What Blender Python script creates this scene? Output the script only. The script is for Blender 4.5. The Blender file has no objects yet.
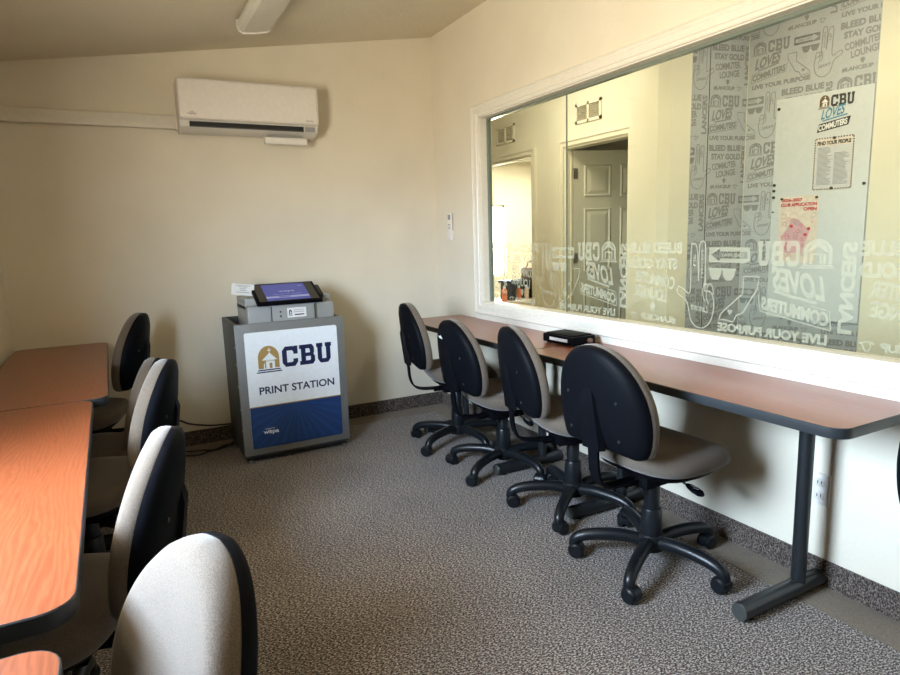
import bpy, bmesh, math, random
from mathutils import Vector, Matrix
random.seed(7)
SC = bpy.context.scene
COL = SC.collection
PI = math.pi

# ------------------------------------------------------------------ materials
def new_mat(name):
    m = bpy.data.materials.new(name); m.use_nodes = True
    nt = m.node_tree; nt.nodes.clear()
    out = nt.nodes.new('ShaderNodeOutputMaterial')
    return m, nt, out

def N(nt, typ, **kw):
    n = nt.nodes.new(typ)
    for k, v in kw.items():
        if k in n.inputs: n.inputs[k].default_value = v
        else: setattr(n, k, v)
    return n

def c4(c): return (c[0], c[1], c[2], 1.0)

def srgb(r, g, b):
    def f(v):
        v /= 255.0
        return v / 12.92 if v <= 0.04045 else ((v + 0.055) / 1.055) ** 2.4
    return (f(r), f(g), f(b))

def ramp(nt, stops):
    r = nt.nodes.new('ShaderNodeValToRGB')
    el = r.color_ramp.elements
    while len(el) < len(stops): el.new(0.5)
    for e, (p, c) in zip(el, stops): e.position = p; e.color = c4(c)
    return r

def plain(name, col, rough=0.5, metal=0.0, spec=0.5, bump=None, coat=0.0, var=0.0, emit=None):
    """Solid-coloured surface with a little procedural grain."""
    m, nt, out = new_mat(name)
    b = N(nt, 'ShaderNodeBsdfPrincipled', Roughness=rough, Metallic=metal)
    b.inputs['Specular IOR Level'].default_value = spec
    b.inputs['Coat Weight'].default_value = coat
    tc = N(nt, 'ShaderNodeTexCoord')
    nz = N(nt, 'ShaderNodeTexNoise', Scale=40.0, Detail=3.0)
    nt.links.new(tc.outputs['Object'], nz.inputs['Vector'])
    v = var if var else 0.03
    r = ramp(nt, [(0.3, [x * (1 - v) for x in col]), (0.7, [min(1, x * (1 + v)) for x in col])])
    nt.links.new(nz.outputs['Fac'], r.inputs['Fac'])
    nt.links.new(r.outputs['Color'], b.inputs['Base Color'])
    if bump:
        n2 = N(nt, 'ShaderNodeTexNoise', Scale=bump[0], Detail=4.0)
        nt.links.new(tc.outputs['Object'], n2.inputs['Vector'])
        bp = N(nt, 'ShaderNodeBump', Strength=bump[1], Distance=bump[2])
        nt.links.new(n2.outputs['Fac'], bp.inputs['Height'])
        nt.links.new(bp.outputs['Normal'], b.inputs['Normal'])
    if emit:
        b.inputs['Emission Color'].default_value = c4(emit[0]); b.inputs['Emission Strength'].default_value = emit[1]
    nt.links.new(b.outputs['BSDF'], out.inputs['Surface'])
    return m

def wall_paint(name, col, scale=55.0, strength=0.35, stain=0.04):
    m, nt, out = new_mat(name)
    b = N(nt, 'ShaderNodeBsdfPrincipled', Roughness=0.6)
    b.inputs['Specular IOR Level'].default_value = 0.3
    tc = N(nt, 'ShaderNodeTexCoord')
    nz = N(nt, 'ShaderNodeTexNoise', Scale=2.3, Detail=5.0)
    nt.links.new(tc.outputs['Object'], nz.inputs['Vector'])
    r = ramp(nt, [(0.35, [x * (1 - stain) for x in col]), (0.65, [min(1, x * (1 + stain * 0.5)) for x in col])])
    nt.links.new(nz.outputs['Fac'], r.inputs['Fac'])
    nt.links.new(r.outputs['Color'], b.inputs['Base Color'])
    n2 = N(nt, 'ShaderNodeTexNoise', Scale=scale, Detail=3.0, Roughness=0.6)
    nt.links.new(tc.outputs['Object'], n2.inputs['Vector'])
    bp = N(nt, 'ShaderNodeBump', Strength=strength, Distance=0.004)
    nt.links.new(n2.outputs['Fac'], bp.inputs['Height'])
    nt.links.new(bp.outputs['Normal'], b.inputs['Normal'])
    nt.links.new(b.outputs['BSDF'], out.inputs['Surface'])
    return m

def carpet_mat(name, dark, mid, light, scale=95.0, contrast=0.14):
    m, nt, out = new_mat(name)
    b = N(nt, 'ShaderNodeBsdfPrincipled', Roughness=0.95)
    b.inputs['Specular IOR Level'].default_value = 0.1
    b.inputs['Sheen Weight'].default_value = 0.15
    tc = N(nt, 'ShaderNodeTexCoord')
    mp = N(nt, 'ShaderNodeMapping'); mp.inputs['Scale'].default_value = (1.0, 1.7, 1.0); mp.inputs['Rotation'].default_value = (0, 0, 0.45)
    nt.links.new(tc.outputs['Object'], mp.inputs['Vector'])
    n1 = N(nt, 'ShaderNodeTexNoise', Scale=scale, Detail=2.5, Roughness=0.75)
    nt.links.new(mp.outputs['Vector'], n1.inputs['Vector'])
    r = ramp(nt, [(0.5 - contrast, dark), (0.5, mid), (0.5 + contrast, light)])
    nt.links.new(n1.outputs['Fac'], r.inputs['Fac'])
    n2 = N(nt, 'ShaderNodeTexNoise', Scale=3.0, Detail=4.0)
    nt.links.new(tc.outputs['Object'], n2.inputs['Vector'])
    r2 = ramp(nt, [(0.3, (0.86, 0.86, 0.86)), (0.7, (1.06, 1.04, 1.02))])
    nt.links.new(n2.outputs['Fac'], r2.inputs['Fac'])
    mx = N(nt, 'ShaderNodeMix', data_type='RGBA', blend_type='MULTIPLY'); mx.inputs['Factor'].default_value = 1.0
    nt.links.new(r.outputs['Color'], mx.inputs['A']); nt.links.new(r2.outputs['Color'], mx.inputs['B'])
    nt.links.new(mx.outputs['Result'], b.inputs['Base Color'])
    bp = N(nt, 'ShaderNodeBump', Strength=0.6, Distance=0.006)
    nt.links.new(n1.outputs['Fac'], bp.inputs['Height'])
    nt.links.new(bp.outputs['Normal'], b.inputs['Normal'])
    nt.links.new(b.outputs['BSDF'], out.inputs['Surface'])
    return m

def wood_mat(name, dark, mid, light, rough=0.32):
    """Cherry laminate, long wavy grain along the object's Y."""
    m, nt, out = new_mat(name)
    b = N(nt, 'ShaderNodeBsdfPrincipled', Roughness=rough)
    b.inputs['Specular IOR Level'].default_value = 0.5
    b.inputs['Coat Weight'].default_value = 0.3; b.inputs['Coat Roughness'].default_value = 0.25
    tc = N(nt, 'ShaderNodeTexCoord')
    mp = N(nt, 'ShaderNodeMapping'); mp.inputs['Scale'].default_value = (1.0, 0.16, 1.0)
    nt.links.new(tc.outputs['Object'], mp.inputs['Vector'])
    nb = N(nt, 'ShaderNodeTexNoise', Scale=7.0, Detail=2.0)
    nt.links.new(mp.outputs['Vector'], nb.inputs['Vector'])
    ad = N(nt, 'ShaderNodeMix', data_type='RGBA', blend_type='ADD'); ad.inputs['Factor'].default_value = 0.16
    nt.links.new(mp.outputs['Vector'], ad.inputs['A']); nt.links.new(nb.outputs['Color'], ad.inputs['B'])
    w = N(nt, 'ShaderNodeTexWave', Scale=26.0, Distortion=6.0, Detail=4.0)
    w.inputs['Detail Scale'].default_value = 2.5
    nt.links.new(ad.outputs['Result'], w.inputs['Vector'])
    mp2 = N(nt, 'ShaderNodeMapping'); mp2.inputs['Scale'].default_value = (1.0, 0.03, 1.0)
    nt.links.new(tc.outputs['Object'], mp2.inputs['Vector'])
    nf = N(nt, 'ShaderNodeTexNoise', Scale=320.0, Detail=2.0)
    nt.links.new(mp2.outputs['Vector'], nf.inputs['Vector'])
    mx = N(nt, 'ShaderNodeMix', data_type='FLOAT'); mx.inputs['Factor'].default_value = 0.6
    nt.links.new(w.outputs['Fac'], mx.inputs['A']); nt.links.new(nf.outputs['Fac'], mx.inputs['B'])
    r = ramp(nt, [(0.2, dark), (0.5, mid), (0.8, light)])
    nt.links.new(mx.outputs['Result'], r.inputs['Fac'])
    nt.links.new(r.outputs['Color'], b.inputs['Base Color'])
    nt.links.new(b.outputs['BSDF'], out.inputs['Surface'])
    return m

def fabric_mat(name, a, b_, scale=520.0):
    m, nt, out = new_mat(name)
    b = N(nt, 'ShaderNodeBsdfPrincipled', Roughness=0.9)
    b.inputs['Specular IOR Level'].default_value = 0.15
    b.inputs['Sheen Weight'].default_value = 0.25
    tc = N(nt, 'ShaderNodeTexCoord')
    n1 = N(nt, 'ShaderNodeTexNoise', Scale=scale, Detail=2.0)
    nt.links.new(tc.outputs['Object'], n1.inputs['Vector'])
    r = ramp(nt, [(0.38, a), (0.62, b_)])
    nt.links.new(n1.outputs['Fac'], r.inputs['Fac'])
    nt.links.new(r.outputs['Color'], b.inputs['Base Color'])
    bp = N(nt, 'ShaderNodeBump', Strength=0.35, Distance=0.002)
    nt.links.new(n1.outputs['Fac'], bp.inputs['Height'])
    nt.links.new(bp.outputs['Normal'], b.inputs['Normal'])
    nt.links.new(b.outputs['BSDF'], out.inputs['Surface'])
    return m

def glass_mat(name, tint=(0.93, 0.95, 0.86), refl=0.6):
    m, nt, out = new_mat(name)
    t = N(nt, 'ShaderNodeBsdfTransparent'); t.inputs['Color'].default_value = c4(tint)
    g = N(nt, 'ShaderNodeBsdfGlossy', Roughness=0.0)
    f = N(nt, 'ShaderNodeFresnel', IOR=1.5)
    ge = N(nt, 'ShaderNodeNewGeometry'); ir = N(nt, 'ShaderNodeMapRange')     # same reflectance entering and leaving the thin pane
    ir.inputs['To Min'].default_value = 1.5; ir.inputs['To Max'].default_value = 1 / 1.5
    nt.links.new(ge.outputs['Backfacing'], ir.inputs['Value']); nt.links.new(ir.outputs['Result'], f.inputs['IOR'])
    ml = N(nt, 'ShaderNodeMath', operation='MULTIPLY'); ml.inputs[1].default_value = refl
    nt.links.new(f.outputs['Fac'], ml.inputs[0])
    mx = N(nt, 'ShaderNodeMixShader')
    nt.links.new(ml.outputs[0], mx.inputs['Fac'])
    nt.links.new(t.outputs['BSDF'], mx.inputs[1]); nt.links.new(g.outputs['BSDF'], mx.inputs[2])
    nt.links.new(mx.outputs['Shader'], out.inputs['Surface'])
    return m

def film_mat(name, col, opacity):
    """Frosted translucent vinyl film."""
    m, nt, out = new_mat(name)
    t = N(nt, 'ShaderNodeBsdfTransparent')
    d = N(nt, 'ShaderNodeBsdfDiffuse', Color=c4(col))
    tl = N(nt, 'ShaderNodeBsdfTranslucent', Color=c4(col))
    m1 = N(nt, 'ShaderNodeMixShader'); m1.inputs['Fac'].default_value = 0.6
    nt.links.new(d.outputs['BSDF'], m1.inputs[1]); nt.links.new(tl.outputs['BSDF'], m1.inputs[2])
    m2 = N(nt, 'ShaderNodeMixShader'); m2.inputs['Fac'].default_value = opacity
    nt.links.new(t.outputs['BSDF'], m2.inputs[1]); nt.links.new(m1.outputs['Shader'], m2.inputs[2])
    nt.links.new(m2.outputs['Shader'], out.inputs['Surface'])
    return m

def emit_mat(name, col, strength):
    m, nt, out = new_mat(name)
    e = N(nt, 'ShaderNodeEmission', Color=c4(col), Strength=strength)
    nt.links.new(e.outputs['Emission'], out.inputs['Surface'])
    return m

M = {}
M['wall'] = wall_paint('cream_wall_paint', (0.72, 0.66, 0.545))
M['ceiling'] = wall_paint('ceiling_paint', (0.68, 0.62, 0.49), 34.0, 0.8, 0.03)
M['conduit'] = plain('conduit_paint', (0.70, 0.66, 0.57), 0.45)
M['trim'] = plain('trim_paint', (0.72, 0.68, 0.595), 0.35)
M['lounge'] = wall_paint('lounge_wall_paint', (0.70, 0.665, 0.53), 60, 0.12)
M['carpet'] = carpet_mat('tweed_carpet', (0.014, 0.011, 0.010), (0.12, 0.102, 0.093), (0.58, 0.515, 0.475), 115, 0.105)
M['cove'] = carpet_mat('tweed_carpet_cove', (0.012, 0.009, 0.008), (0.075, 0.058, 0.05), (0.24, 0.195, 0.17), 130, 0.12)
M['band'] = carpet_mat('tan_carpet_band', (0.11, 0.086, 0.06), (0.185, 0.147, 0.106), (0.28, 0.225, 0.165), 240, 0.2)
M['cherry'] = wood_mat('cherry_laminate', (0.175, 0.042, 0.014), (0.225, 0.055, 0.019), (0.27, 0.072, 0.027))
M['edge'] = plain('charcoal_edge_band', (0.026, 0.030, 0.034), 0.4)
M['metal'] = plain('charcoal_powder_coat', (0.012, 0.0145, 0.017), 0.32, 0.0, 0.5)
M['plastic'] = plain('black_plastic', (0.003, 0.0034, 0.005), 0.5, 0, 0.05, bump=(300, 0.15, 0.001))
M['base'] = plain('black_nylon', (0.006, 0.0078, 0.0105), 0.34, 0, 0.38)
M['fabric'] = fabric_mat('taupe_fabric', (0.088, 0.067, 0.050), (0.138, 0.109, 0.085))
M['white'] = plain('white_plastic', (0.74, 0.70, 0.66), 0.35)
M['white2'] = plain('off_white_plastic', (0.66, 0.63, 0.58), 0.4)
M['ink'] = plain('black_ink', (0.015, 0.015, 0.016), 0.5)
M['dark'] = plain('dark_void', (0.006, 0.006, 0.007), 0.6)
M['grey'] = plain('grey_steel', (0.165, 0.165, 0.16), 0.42, 0.0, 0.5)
M['grey_l'] = plain('light_grey_plastic', (0.27, 0.275, 0.275), 0.42)
M['grey_d'] = plain('dark_grey_steel', (0.045, 0.048, 0.045), 0.5)
M['panel_w'] = plain('panel_white', (0.76, 0.79, 0.83), 0.3)
M['panel_b'] = plain('panel_blue', (0.008, 0.035, 0.135), 0.3)
M['panel_ray'] = plain('panel_ray_blue', (0.011, 0.050, 0.18), 0.3)
M['navy'] = plain('navy_ink', (0.006, 0.010, 0.055), 0.4)
M['gold'] = plain('gold_ink', (0.36, 0.225, 0.075), 0.4)
M['brown_ink'] = plain('brown_ink', (0.12, 0.065, 0.025), 0.4)
M['teal_ink'] = plain('teal_ink', (0.03, 0.20, 0.32), 0.4)
M['red_ink'] = plain('red_ink', (0.45, 0.02, 0.03), 0.5)
M['pink'] = plain('pink_paper', (0.55, 0.33, 0.36), 0.6, var=0.1)
M['cream_paper'] = plain('cream_paper', (0.62, 0.54, 0.46), 0.6, var=0.1)
M['paper'] = plain('white_paper', (0.72, 0.72, 0.72), 0.6)
M['list_paper'] = plain('list_paper', (0.50, 0.51, 0.53), 0.6)
M['greek'] = plain('grey_ink', (0.28, 0.28, 0.29), 0.6)
M['vinyl'] = plain('grey_vinyl', (0.385, 0.405, 0.415), 0.45)
M['vinyl_ink'] = plain('dark_grey_vinyl_ink', (0.215, 0.222, 0.225), 0.45)
M['board'] = plain('white_board', (0.52, 0.545, 0.55), 0.35)
M['door'] = plain('door_paint', (0.50, 0.48, 0.37), 0.4)
M['brass'] = plain('hinge_metal', (0.25, 0.23, 0.18), 0.35, 0.9)
M['screen'] = plain('screen_blue', (0.02, 0.03, 0.12), 0.15, emit=((0.13, 0.15, 0.60), 0.33))
M['screen_l'] = plain('screen_bar', (0.1, 0.1, 0.2), 0.15, emit=((0.45, 0.50, 0.80), 0.42))
M['screen_d'] = plain('screen_side', (0.012, 0.011, 0.01), 0.12)
M['orange'] = plain('orange_bottle', (0.55, 0.14, 0.03), 0.3)
M['brown'] = plain('brown_leather', (0.14, 0.075, 0.045), 0.5)
M['vent_back'] = plain('vent_backing', (0.20, 0.185, 0.14), 0.6)
M['glass'] = glass_mat('partition_glass', (.95, .96, .91))
M['glass_edge'] = plain('glass_edge_green', (0.17, 0.20, 0.165), 0.2)
M['glass_out'] = glass_mat('window_glass', (0.97, 0.98, 0.97), 0.6)
M['frost'] = film_mat('frosted_film', (0.88, 0.89, 0.86), 0.52)
M['lens'] = plain('prismatic_lens', (0.62, 0.60, 0.53), 0.25, bump=(180, 0.3, 0.002))
M['lamp'] = emit_mat('lamp_panel', (1.0, 0.92, 0.75), 3.0)
M['metal_l'] = plain('satin_metal', (0.5, 0.5, 0.48), 0.3, 0.9)

# ------------------------------------------------------------------ helpers
def world_loc(o):
    v = Vector((0, 0, 0))
    while o is not None:
        v += o.location; o = o.parent
    return v

def finish(name, bm, mats, parent=None, smooth=True, angle=0.6, loc=None, local=False):
    """bmesh -> one mesh object. Vertices are in world space unless local=True."""
    if not isinstance(mats, (list, tuple)): mats = [mats]
    o = bpy.data.objects.new(name, bpy.data.meshes.new(name))
    COL.objects.link(o)
    if parent is not None:
        o.parent = parent
        if not local: bmesh.ops.translate(bm, verts=bm.verts, vec=-world_loc(parent))
    elif loc is not None:
        o.location = loc
        if not local: bmesh.ops.translate(bm, verts=bm.verts, vec=-Vector(loc))
    if smooth:
        bmesh.ops.recalc_face_normals(bm, faces=bm.faces) if smooth != 'keep' else None
        for f in bm.faces: f.smooth = True
        for e in bm.edges:
            if len(e.link_faces) == 2 and e.calc_face_angle(0) > angle: e.smooth = False
    bm.to_mesh(o.data); bm.free()
    for m in mats: o.data.materials.append(m)
    return o

def tag(o, label=None, cat=None, group=None, kind=None):
    if label: o['label'] = label
    if cat: o['category'] = cat
    if group: o['group'] = group
    if kind: o['kind'] = kind
    return o

def thing(name, label, cat, loc=(0, 0, 0), rotz=0.0, group=None):
    o = bpy.data.objects.new(name, None); COL.objects.link(o)
    o.empty_display_size = 0.1
    o.location = loc; o.rotation_euler = (0, 0, rotz)
    return tag(o, label, cat, group)

def struct(name, bm, mats, parent=None, smooth=False, loc=None):
    o = finish(name, bm, mats, parent, smooth, loc=loc)
    if parent is None: o['kind'] = 'structure'
    return o

def BM(): return bmesh.new()

def box(bm, x0, x1, y0, y1, z0, z1, mi=0, bev=0.0, seg=2, mat4=None):
    r = bmesh.ops.create_cube(bm, size=1.0)
    vs = r['verts']
    for v in vs:
        v.co = Vector((x0 + (v.co.x + .5) * (x1 - x0), y0 + (v.co.y + .5) * (y1 - y0), z0 + (v.co.z + .5) * (z1 - z0)))
    if mat4 is not None:
        for v in vs: v.co = mat4 @ v.co
    fs = {f for v in vs for f in v.link_faces}
    for f in fs: f.material_index = mi
    if bev > 0:
        es = list({e for v in vs for e in v.link_edges})
        r2 = bmesh.ops.bevel(bm, geom=es, offset=bev, segments=seg, profile=0.5, affect='EDGES')
        for f in r2['faces']: f.material_index = mi
    return vs

def ring_loft(bm, rings, mi=0, cap0=True, cap1=True, closed=False):
    """Bridge rings of points, all of the same length."""
    vr = [[bm.verts.new(p) for p in r] for r in rings]
    n = len(vr[0]); fs = []
    for a, b in zip(vr[:-1], vr[1:]):
        for i in range(n):
            j = (i + 1) % n
            fs.append(bm.faces.new((a[i], a[j], b[j], b[i])))
    if closed:
        a, b = vr[-1], vr[0]
        for i in range(n):
            j = (i + 1) % n
            fs.append(bm.faces.new((a[i], a[j], b[j], b[i])))
    else:
        if cap0: fs.append(bm.faces.new(list(reversed(vr[0]))))
        if cap1: fs.append(bm.faces.new(vr[-1]))
    for f in fs: f.material_index = mi
    return fs

def tube(bm, pts, rad, n=12, mi=0, flat=1.0, up=Vector((0, 0, 1))):
    pts = [Vector(p) for p in pts]
    if not isinstance(rad, (list, tuple)): rad = [rad] * len(pts)
    rings = []
    prev = None
    for i, p in enumerate(pts):
        d = (pts[min(i + 1, len(pts) - 1)] - pts[max(i - 1, 0)]).normalized()
        u = up if prev is None else prev
        s = d.cross(u)
        if s.length < 1e-4: s = d.cross(Vector((1, 0, 0)))
        s.normalize(); u = s.cross(d).normalized(); prev = u
        rings.append([p + s * (math.cos(2 * PI * k / n) * rad[i]) + u * (math.sin(2 * PI * k / n) * rad[i] * flat) for k in range(n)])
    return ring_loft(bm, rings, mi)

def cyl(bm, c, axis, r, h, n=20, mi=0, r2=None, bev=0.0):
    """Cylinder starting at c along axis, with softened rims."""
    a = Vector(axis).normalized(); c = Vector(c)
    s = a.cross(Vector((0, 0, 1)))
    if s.length < 1e-3: s = Vector((1, 0, 0))
    s.normalize(); u = s.cross(a)
    r2 = r if r2 is None else r2
    prof = [(0, r), (h, r2)] if bev <= 0 else [(0, r - bev), (bev, r), (h - bev, r2), (h, r2 - bev)]
    rings = [[c + a * t + s * (math.cos(2 * PI * k / n) * q) + u * (math.sin(2 * PI * k / n) * q) for k in range(n)] for t, q in prof]
    return ring_loft(bm, rings, mi)

def smooth_path(pts, n=6):
    """Catmull-Rom through points."""
    P = [Vector(p) for p in pts]; out = []
    for i in range(len(P) - 1):
        p0, p1, p2, p3 = P[max(i - 1, 0)], P[i], P[i + 1], P[min(i + 2, len(P) - 1)]
        for k in range(n):
            t = k / n
            out.append(0.5 * ((2 * p1) + (p2 - p0) * t + (2 * p0 - 5 * p1 + 4 * p2 - p3) * t * t + (3 * p1 - p0 - 3 * p2 + p3) * t ** 3))
    out.append(P[-1])
    return out

# ------------------------------------------------------------------ flat graphics (lettering, emblems)
_txt = {}
def text_poly(s, bold=0.0):
    """Triangulated text, normalised to a 1 x 1 box."""
    key = (s, bold)
    if key in _txt: return _txt[key]
    cu = bpy.data.curves.new('lettering', 'FONT'); cu.body = s; cu.offset = bold; cu.resolution_u = 4
    ob = bpy.data.objects.new('lettering', cu); COL.objects.link(ob)
    bpy.context.view_layer.update()
    me = bpy.data.meshes.new_from_object(ob.evaluated_get(bpy.context.evaluated_depsgraph_get()))
    vs = [(v.co.x, v.co.y) for v in me.vertices]; fs = [tuple(p.vertices) for p in me.polygons]
    bpy.data.objects.remove(ob); bpy.data.curves.remove(cu); bpy.data.meshes.remove(me)
    x0 = min(v[0] for v in vs); x1 = max(v[0] for v in vs); y0 = min(v[1] for v in vs); y1 = max(v[1] for v in vs)
    vs = [((x - x0) / (x1 - x0), (y - y0) / (y1 - y0)) for x, y in vs]
    _txt[key] = (vs, fs)
    return _txt[key]

class Art:
    """Flat artwork in (u, v) metres; layers stack slightly proud of the surface."""
    def __init__(s): s.items = []
    def add(s, vs, fs, mi=0, lay=0): s.items.append((vs, fs, mi, lay)); return s
    def poly(s, pts, mi=0, lay=0): return s.add(list(pts), [tuple(range(len(pts)))], mi, lay)
    def rect(s, x, y, w, h, mi=0, lay=0): return s.poly([(x, y), (x + w, y), (x + w, y + h), (x, y + h)], mi, lay)
    def text(s, t, x, y, w, h, mi=0, lay=0, bold=0.02, shear=0.0, rot=0.0):
        vs, fs = text_poly(t, bold)
        c, sn = math.cos(rot), math.sin(rot); o = []
        for a, b in vs:
            px, py = a * w + shear * b * h, b * h
            o.append((x + px * c - py * sn, y + px * sn + py * c))
        return s.add(o, fs, mi, lay)
    def stroke(s, pts, wd, mi=0, lay=0, closed=False):
        P = [Vector(p) for p in pts]; n = len(P); L = []; R = []
        for i in range(n):
            a = P[(i - 1) % n] if (closed or i > 0) else P[i]
            b = P[(i + 1) % n] if (closed or i < n - 1) else P[i]
            d = (b - a)
            d = d.normalized() if d.length > 1e-9 else Vector((1, 0))
            nn = Vector((-d.y, d.x)) * wd * .5
            L.append(P[i] + nn); R.append(P[i] - nn)
        for i in range(n if closed else n - 1):
            j = (i + 1) % n
            s.poly([tuple(R[i]), tuple(R[j]), tuple(L[j]), tuple(L[i])], mi, lay)
        return s
    def ellipse(s, cx, cy, rx, ry, mi=0, lay=0, n=20):
        return s.poly([(cx + rx * math.cos(2 * PI * k / n), cy + ry * math.sin(2 * PI * k / n)) for k in range(n)], mi, lay)
    def merge(s, other, x=0, y=0, k=1.0, mi=None, clip=None):
        for vs, fs, m, l in other.items:
            s.items.append(([(x + a * k, y + b * k) for a, b in vs], fs, m if mi is None else mi, l))
        return s
    def build(s, bm, O, ex, ey, off=0.0006, step=0.0004, clip=None):
        O = Vector(O); ex = Vector(ex).normalized(); ey = Vector(ey).normalized(); nz = ex.cross(ey)
        for vs, fs, mi, lay in s.items:
            t = bmesh.new()
            bv = [t.verts.new((a, b, 0)) for a, b in vs]
            for f in fs:
                try: t.faces.new([bv[i] for i in f])
                except ValueError: pass
            if clip:
                for co, no in (((clip[0], 0, 0), (-1, 0, 0)), ((clip[1], 0, 0), (1, 0, 0)), ((0, clip[2], 0), (0, -1, 0)), ((0, clip[3], 0), (0, 1, 0))):
                    bmesh.ops.bisect_plane(t, geom=t.verts[:] + t.edges[:] + t.faces[:], plane_co=co, plane_no=no, clear_outer=True)
            mp = {}
            for v in t.verts:
                mp[v] = bm.verts.new(O + ex * v.co.x + ey * v.co.y + nz * (off + lay * step))
            for f in t.faces:
                f.normal_update()
                vv = [mp[v] for v in f.verts]
                if f.normal.z < 0: vv.reverse()
                try:
                    nf = bm.faces.new(vv); nf.material_index = mi
                except ValueError: pass
            t.free()
        return bm

def slab_letters(a, x, y, w, h, mi, lay=0):
    """C B U in chamfered varsity capitals."""
    lw = w * 0.31; gap = w * 0.035
    def put(i, pts): a.poly([(x + i * (lw + gap) + p * lw, y + q * h) for p, q in pts], mi, lay)
    # C
    put(0, [(0, .2), (.2, 0), (.3, 0), (.3, 1), (.2, 1), (0, .8)])
    put(0, [(.3, 0), (.8, 0), (1, .2), (1, .37), (.7, .37), (.7, .27), (.64, .21), (.3, .21)])
    put(0, [(.3, .79), (.64, .79), (.72, .7), (.72, .6), (1, .6), (1, 1), (.76, 1), (.74, .96), (.68, 1), (.3, 1)])
    # B
    put(1, [(0, 0), (.4, 0), (.4, .2), (0, .2)]); put(1, [(0, .8), (.4, .8), (.4, 1), (0, 1)]); put(1, [(.1, .2), (.4, .2), (.4, .8), (.1, .8)])
    put(1, [(.4, 0), (.84, 0), (1, .15), (1, .4), (.9, .5), (.72, .5), (.72, .25), (.66, .2), (.4, .2)])
    put(1, [(.4, .41), (.72, .41), (.72, .59), (.4, .59)])
    put(1, [(.4, .8), (.62, .8), (.68, .75), (.68, .5), (.9, .5), (.96, .6), (.96, .85), (.82, 1), (.4, 1)])
    # U
    put(2, [(0, .8), (.42, .8), (.42, 1), (0, 1)]); put(2, [(.58, .8), (1, .8), (1, 1), (.58, 1)])
    put(2, [(.07, .2), (.25, 0), (.36, 0), (.36, .8), (.07, .8)]); put(2, [(.64, 0), (.75, 0), (.93, .2), (.93, .8), (.64, .8)])
    put(2, [(.36, 0), (.64, 0), (.64, .21), (.36, .21)])

def chapel(a, x, y, w, h, arch, house, steps, lay=0, solid=True):
    """Arched emblem with a small chapel and cross in it, on two steps."""
    def arc(r0, n=16): return [(x + w * .5 + r0 * w * math.cos(PI * k / n), y + h * .16 + h * .40 + r0 * w * math.sin(PI * k / n) * (h * .44 / (w * .5))) for k in range(n + 1)]
    if solid:
        a.poly([(x, y + h * .16), (x + w, y + h * .16)] + arc(.5), arch, lay)
        l2 = lay + 1
        a.poly([(x + .17 * w, y + .47 * h), (x + .9 * w, y + .47 * h), (x + .55 * w, y + .74 * h)], house, l2)
        a.rect(x + .53 * w, y + .70 * h, .035 * w, .22 * h, house, l2); a.rect(x + .46 * w, y + .82 * h, .17 * w, .03 * h, house, l2)
        a.rect(x + .36 * w, y + .16 * h, .42 * w, .30 * h, house, l2)
        a.poly([(x + .25 * w, y + .16 * h), (x + .3 * w, y + .16 * h), (x + .3 * w, y + .38 * h), (x + .25 * w, y + .30 * h)], house, l2)
        a.rect(x + .52 * w, y + .16 * h, .13 * w, .2 * h, arch, l2 + 1); a.rect(x + .36 * w, y + .42 * h, .42 * w, .02 * h, arch, l2 + 1)
    else:
        o = arc(.5); i = arc(.38)
        for k in range(len(o) - 1): a.poly([i[k], o[k], o[k + 1], i[k + 1]], arch, lay)
        a.rect(x, y + .16 * h, .12 * w, .42 * h, arch, lay); a.rect(x + .88 * w, y + .16 * h, .12 * w, .42 * h, arch, lay)
        a.poly([(x + .12 * w, y + .56 * h), (x + .22 * w, y + .56 * h), (x + .5 * w, y + .75 * h), (x + .78 * w, y + .56 * h), (x + .88 * w, y + .56 * h), (x + .75 * w, y + .78 * h), (x + .5 * w, y + .92 * h), (x + .25 * w, y + .78 * h)], arch, lay)
        for p, q in ((.22, .1), (.37, .07), (.68, .1)): a.rect(x + p * w, y + .16 * h, q * w, .32 * h, arch, lay)
        a.rect(x + .22 * w, y + .46 * h, .56 * w, .05 * h, arch, lay)
    a.rect(x - .04 * w, y + .08 * h, w * 1.08, .045 * h, steps, lay); a.rect(x - .10 * w, y, w * 1.2, .045 * h, steps, lay)

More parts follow.
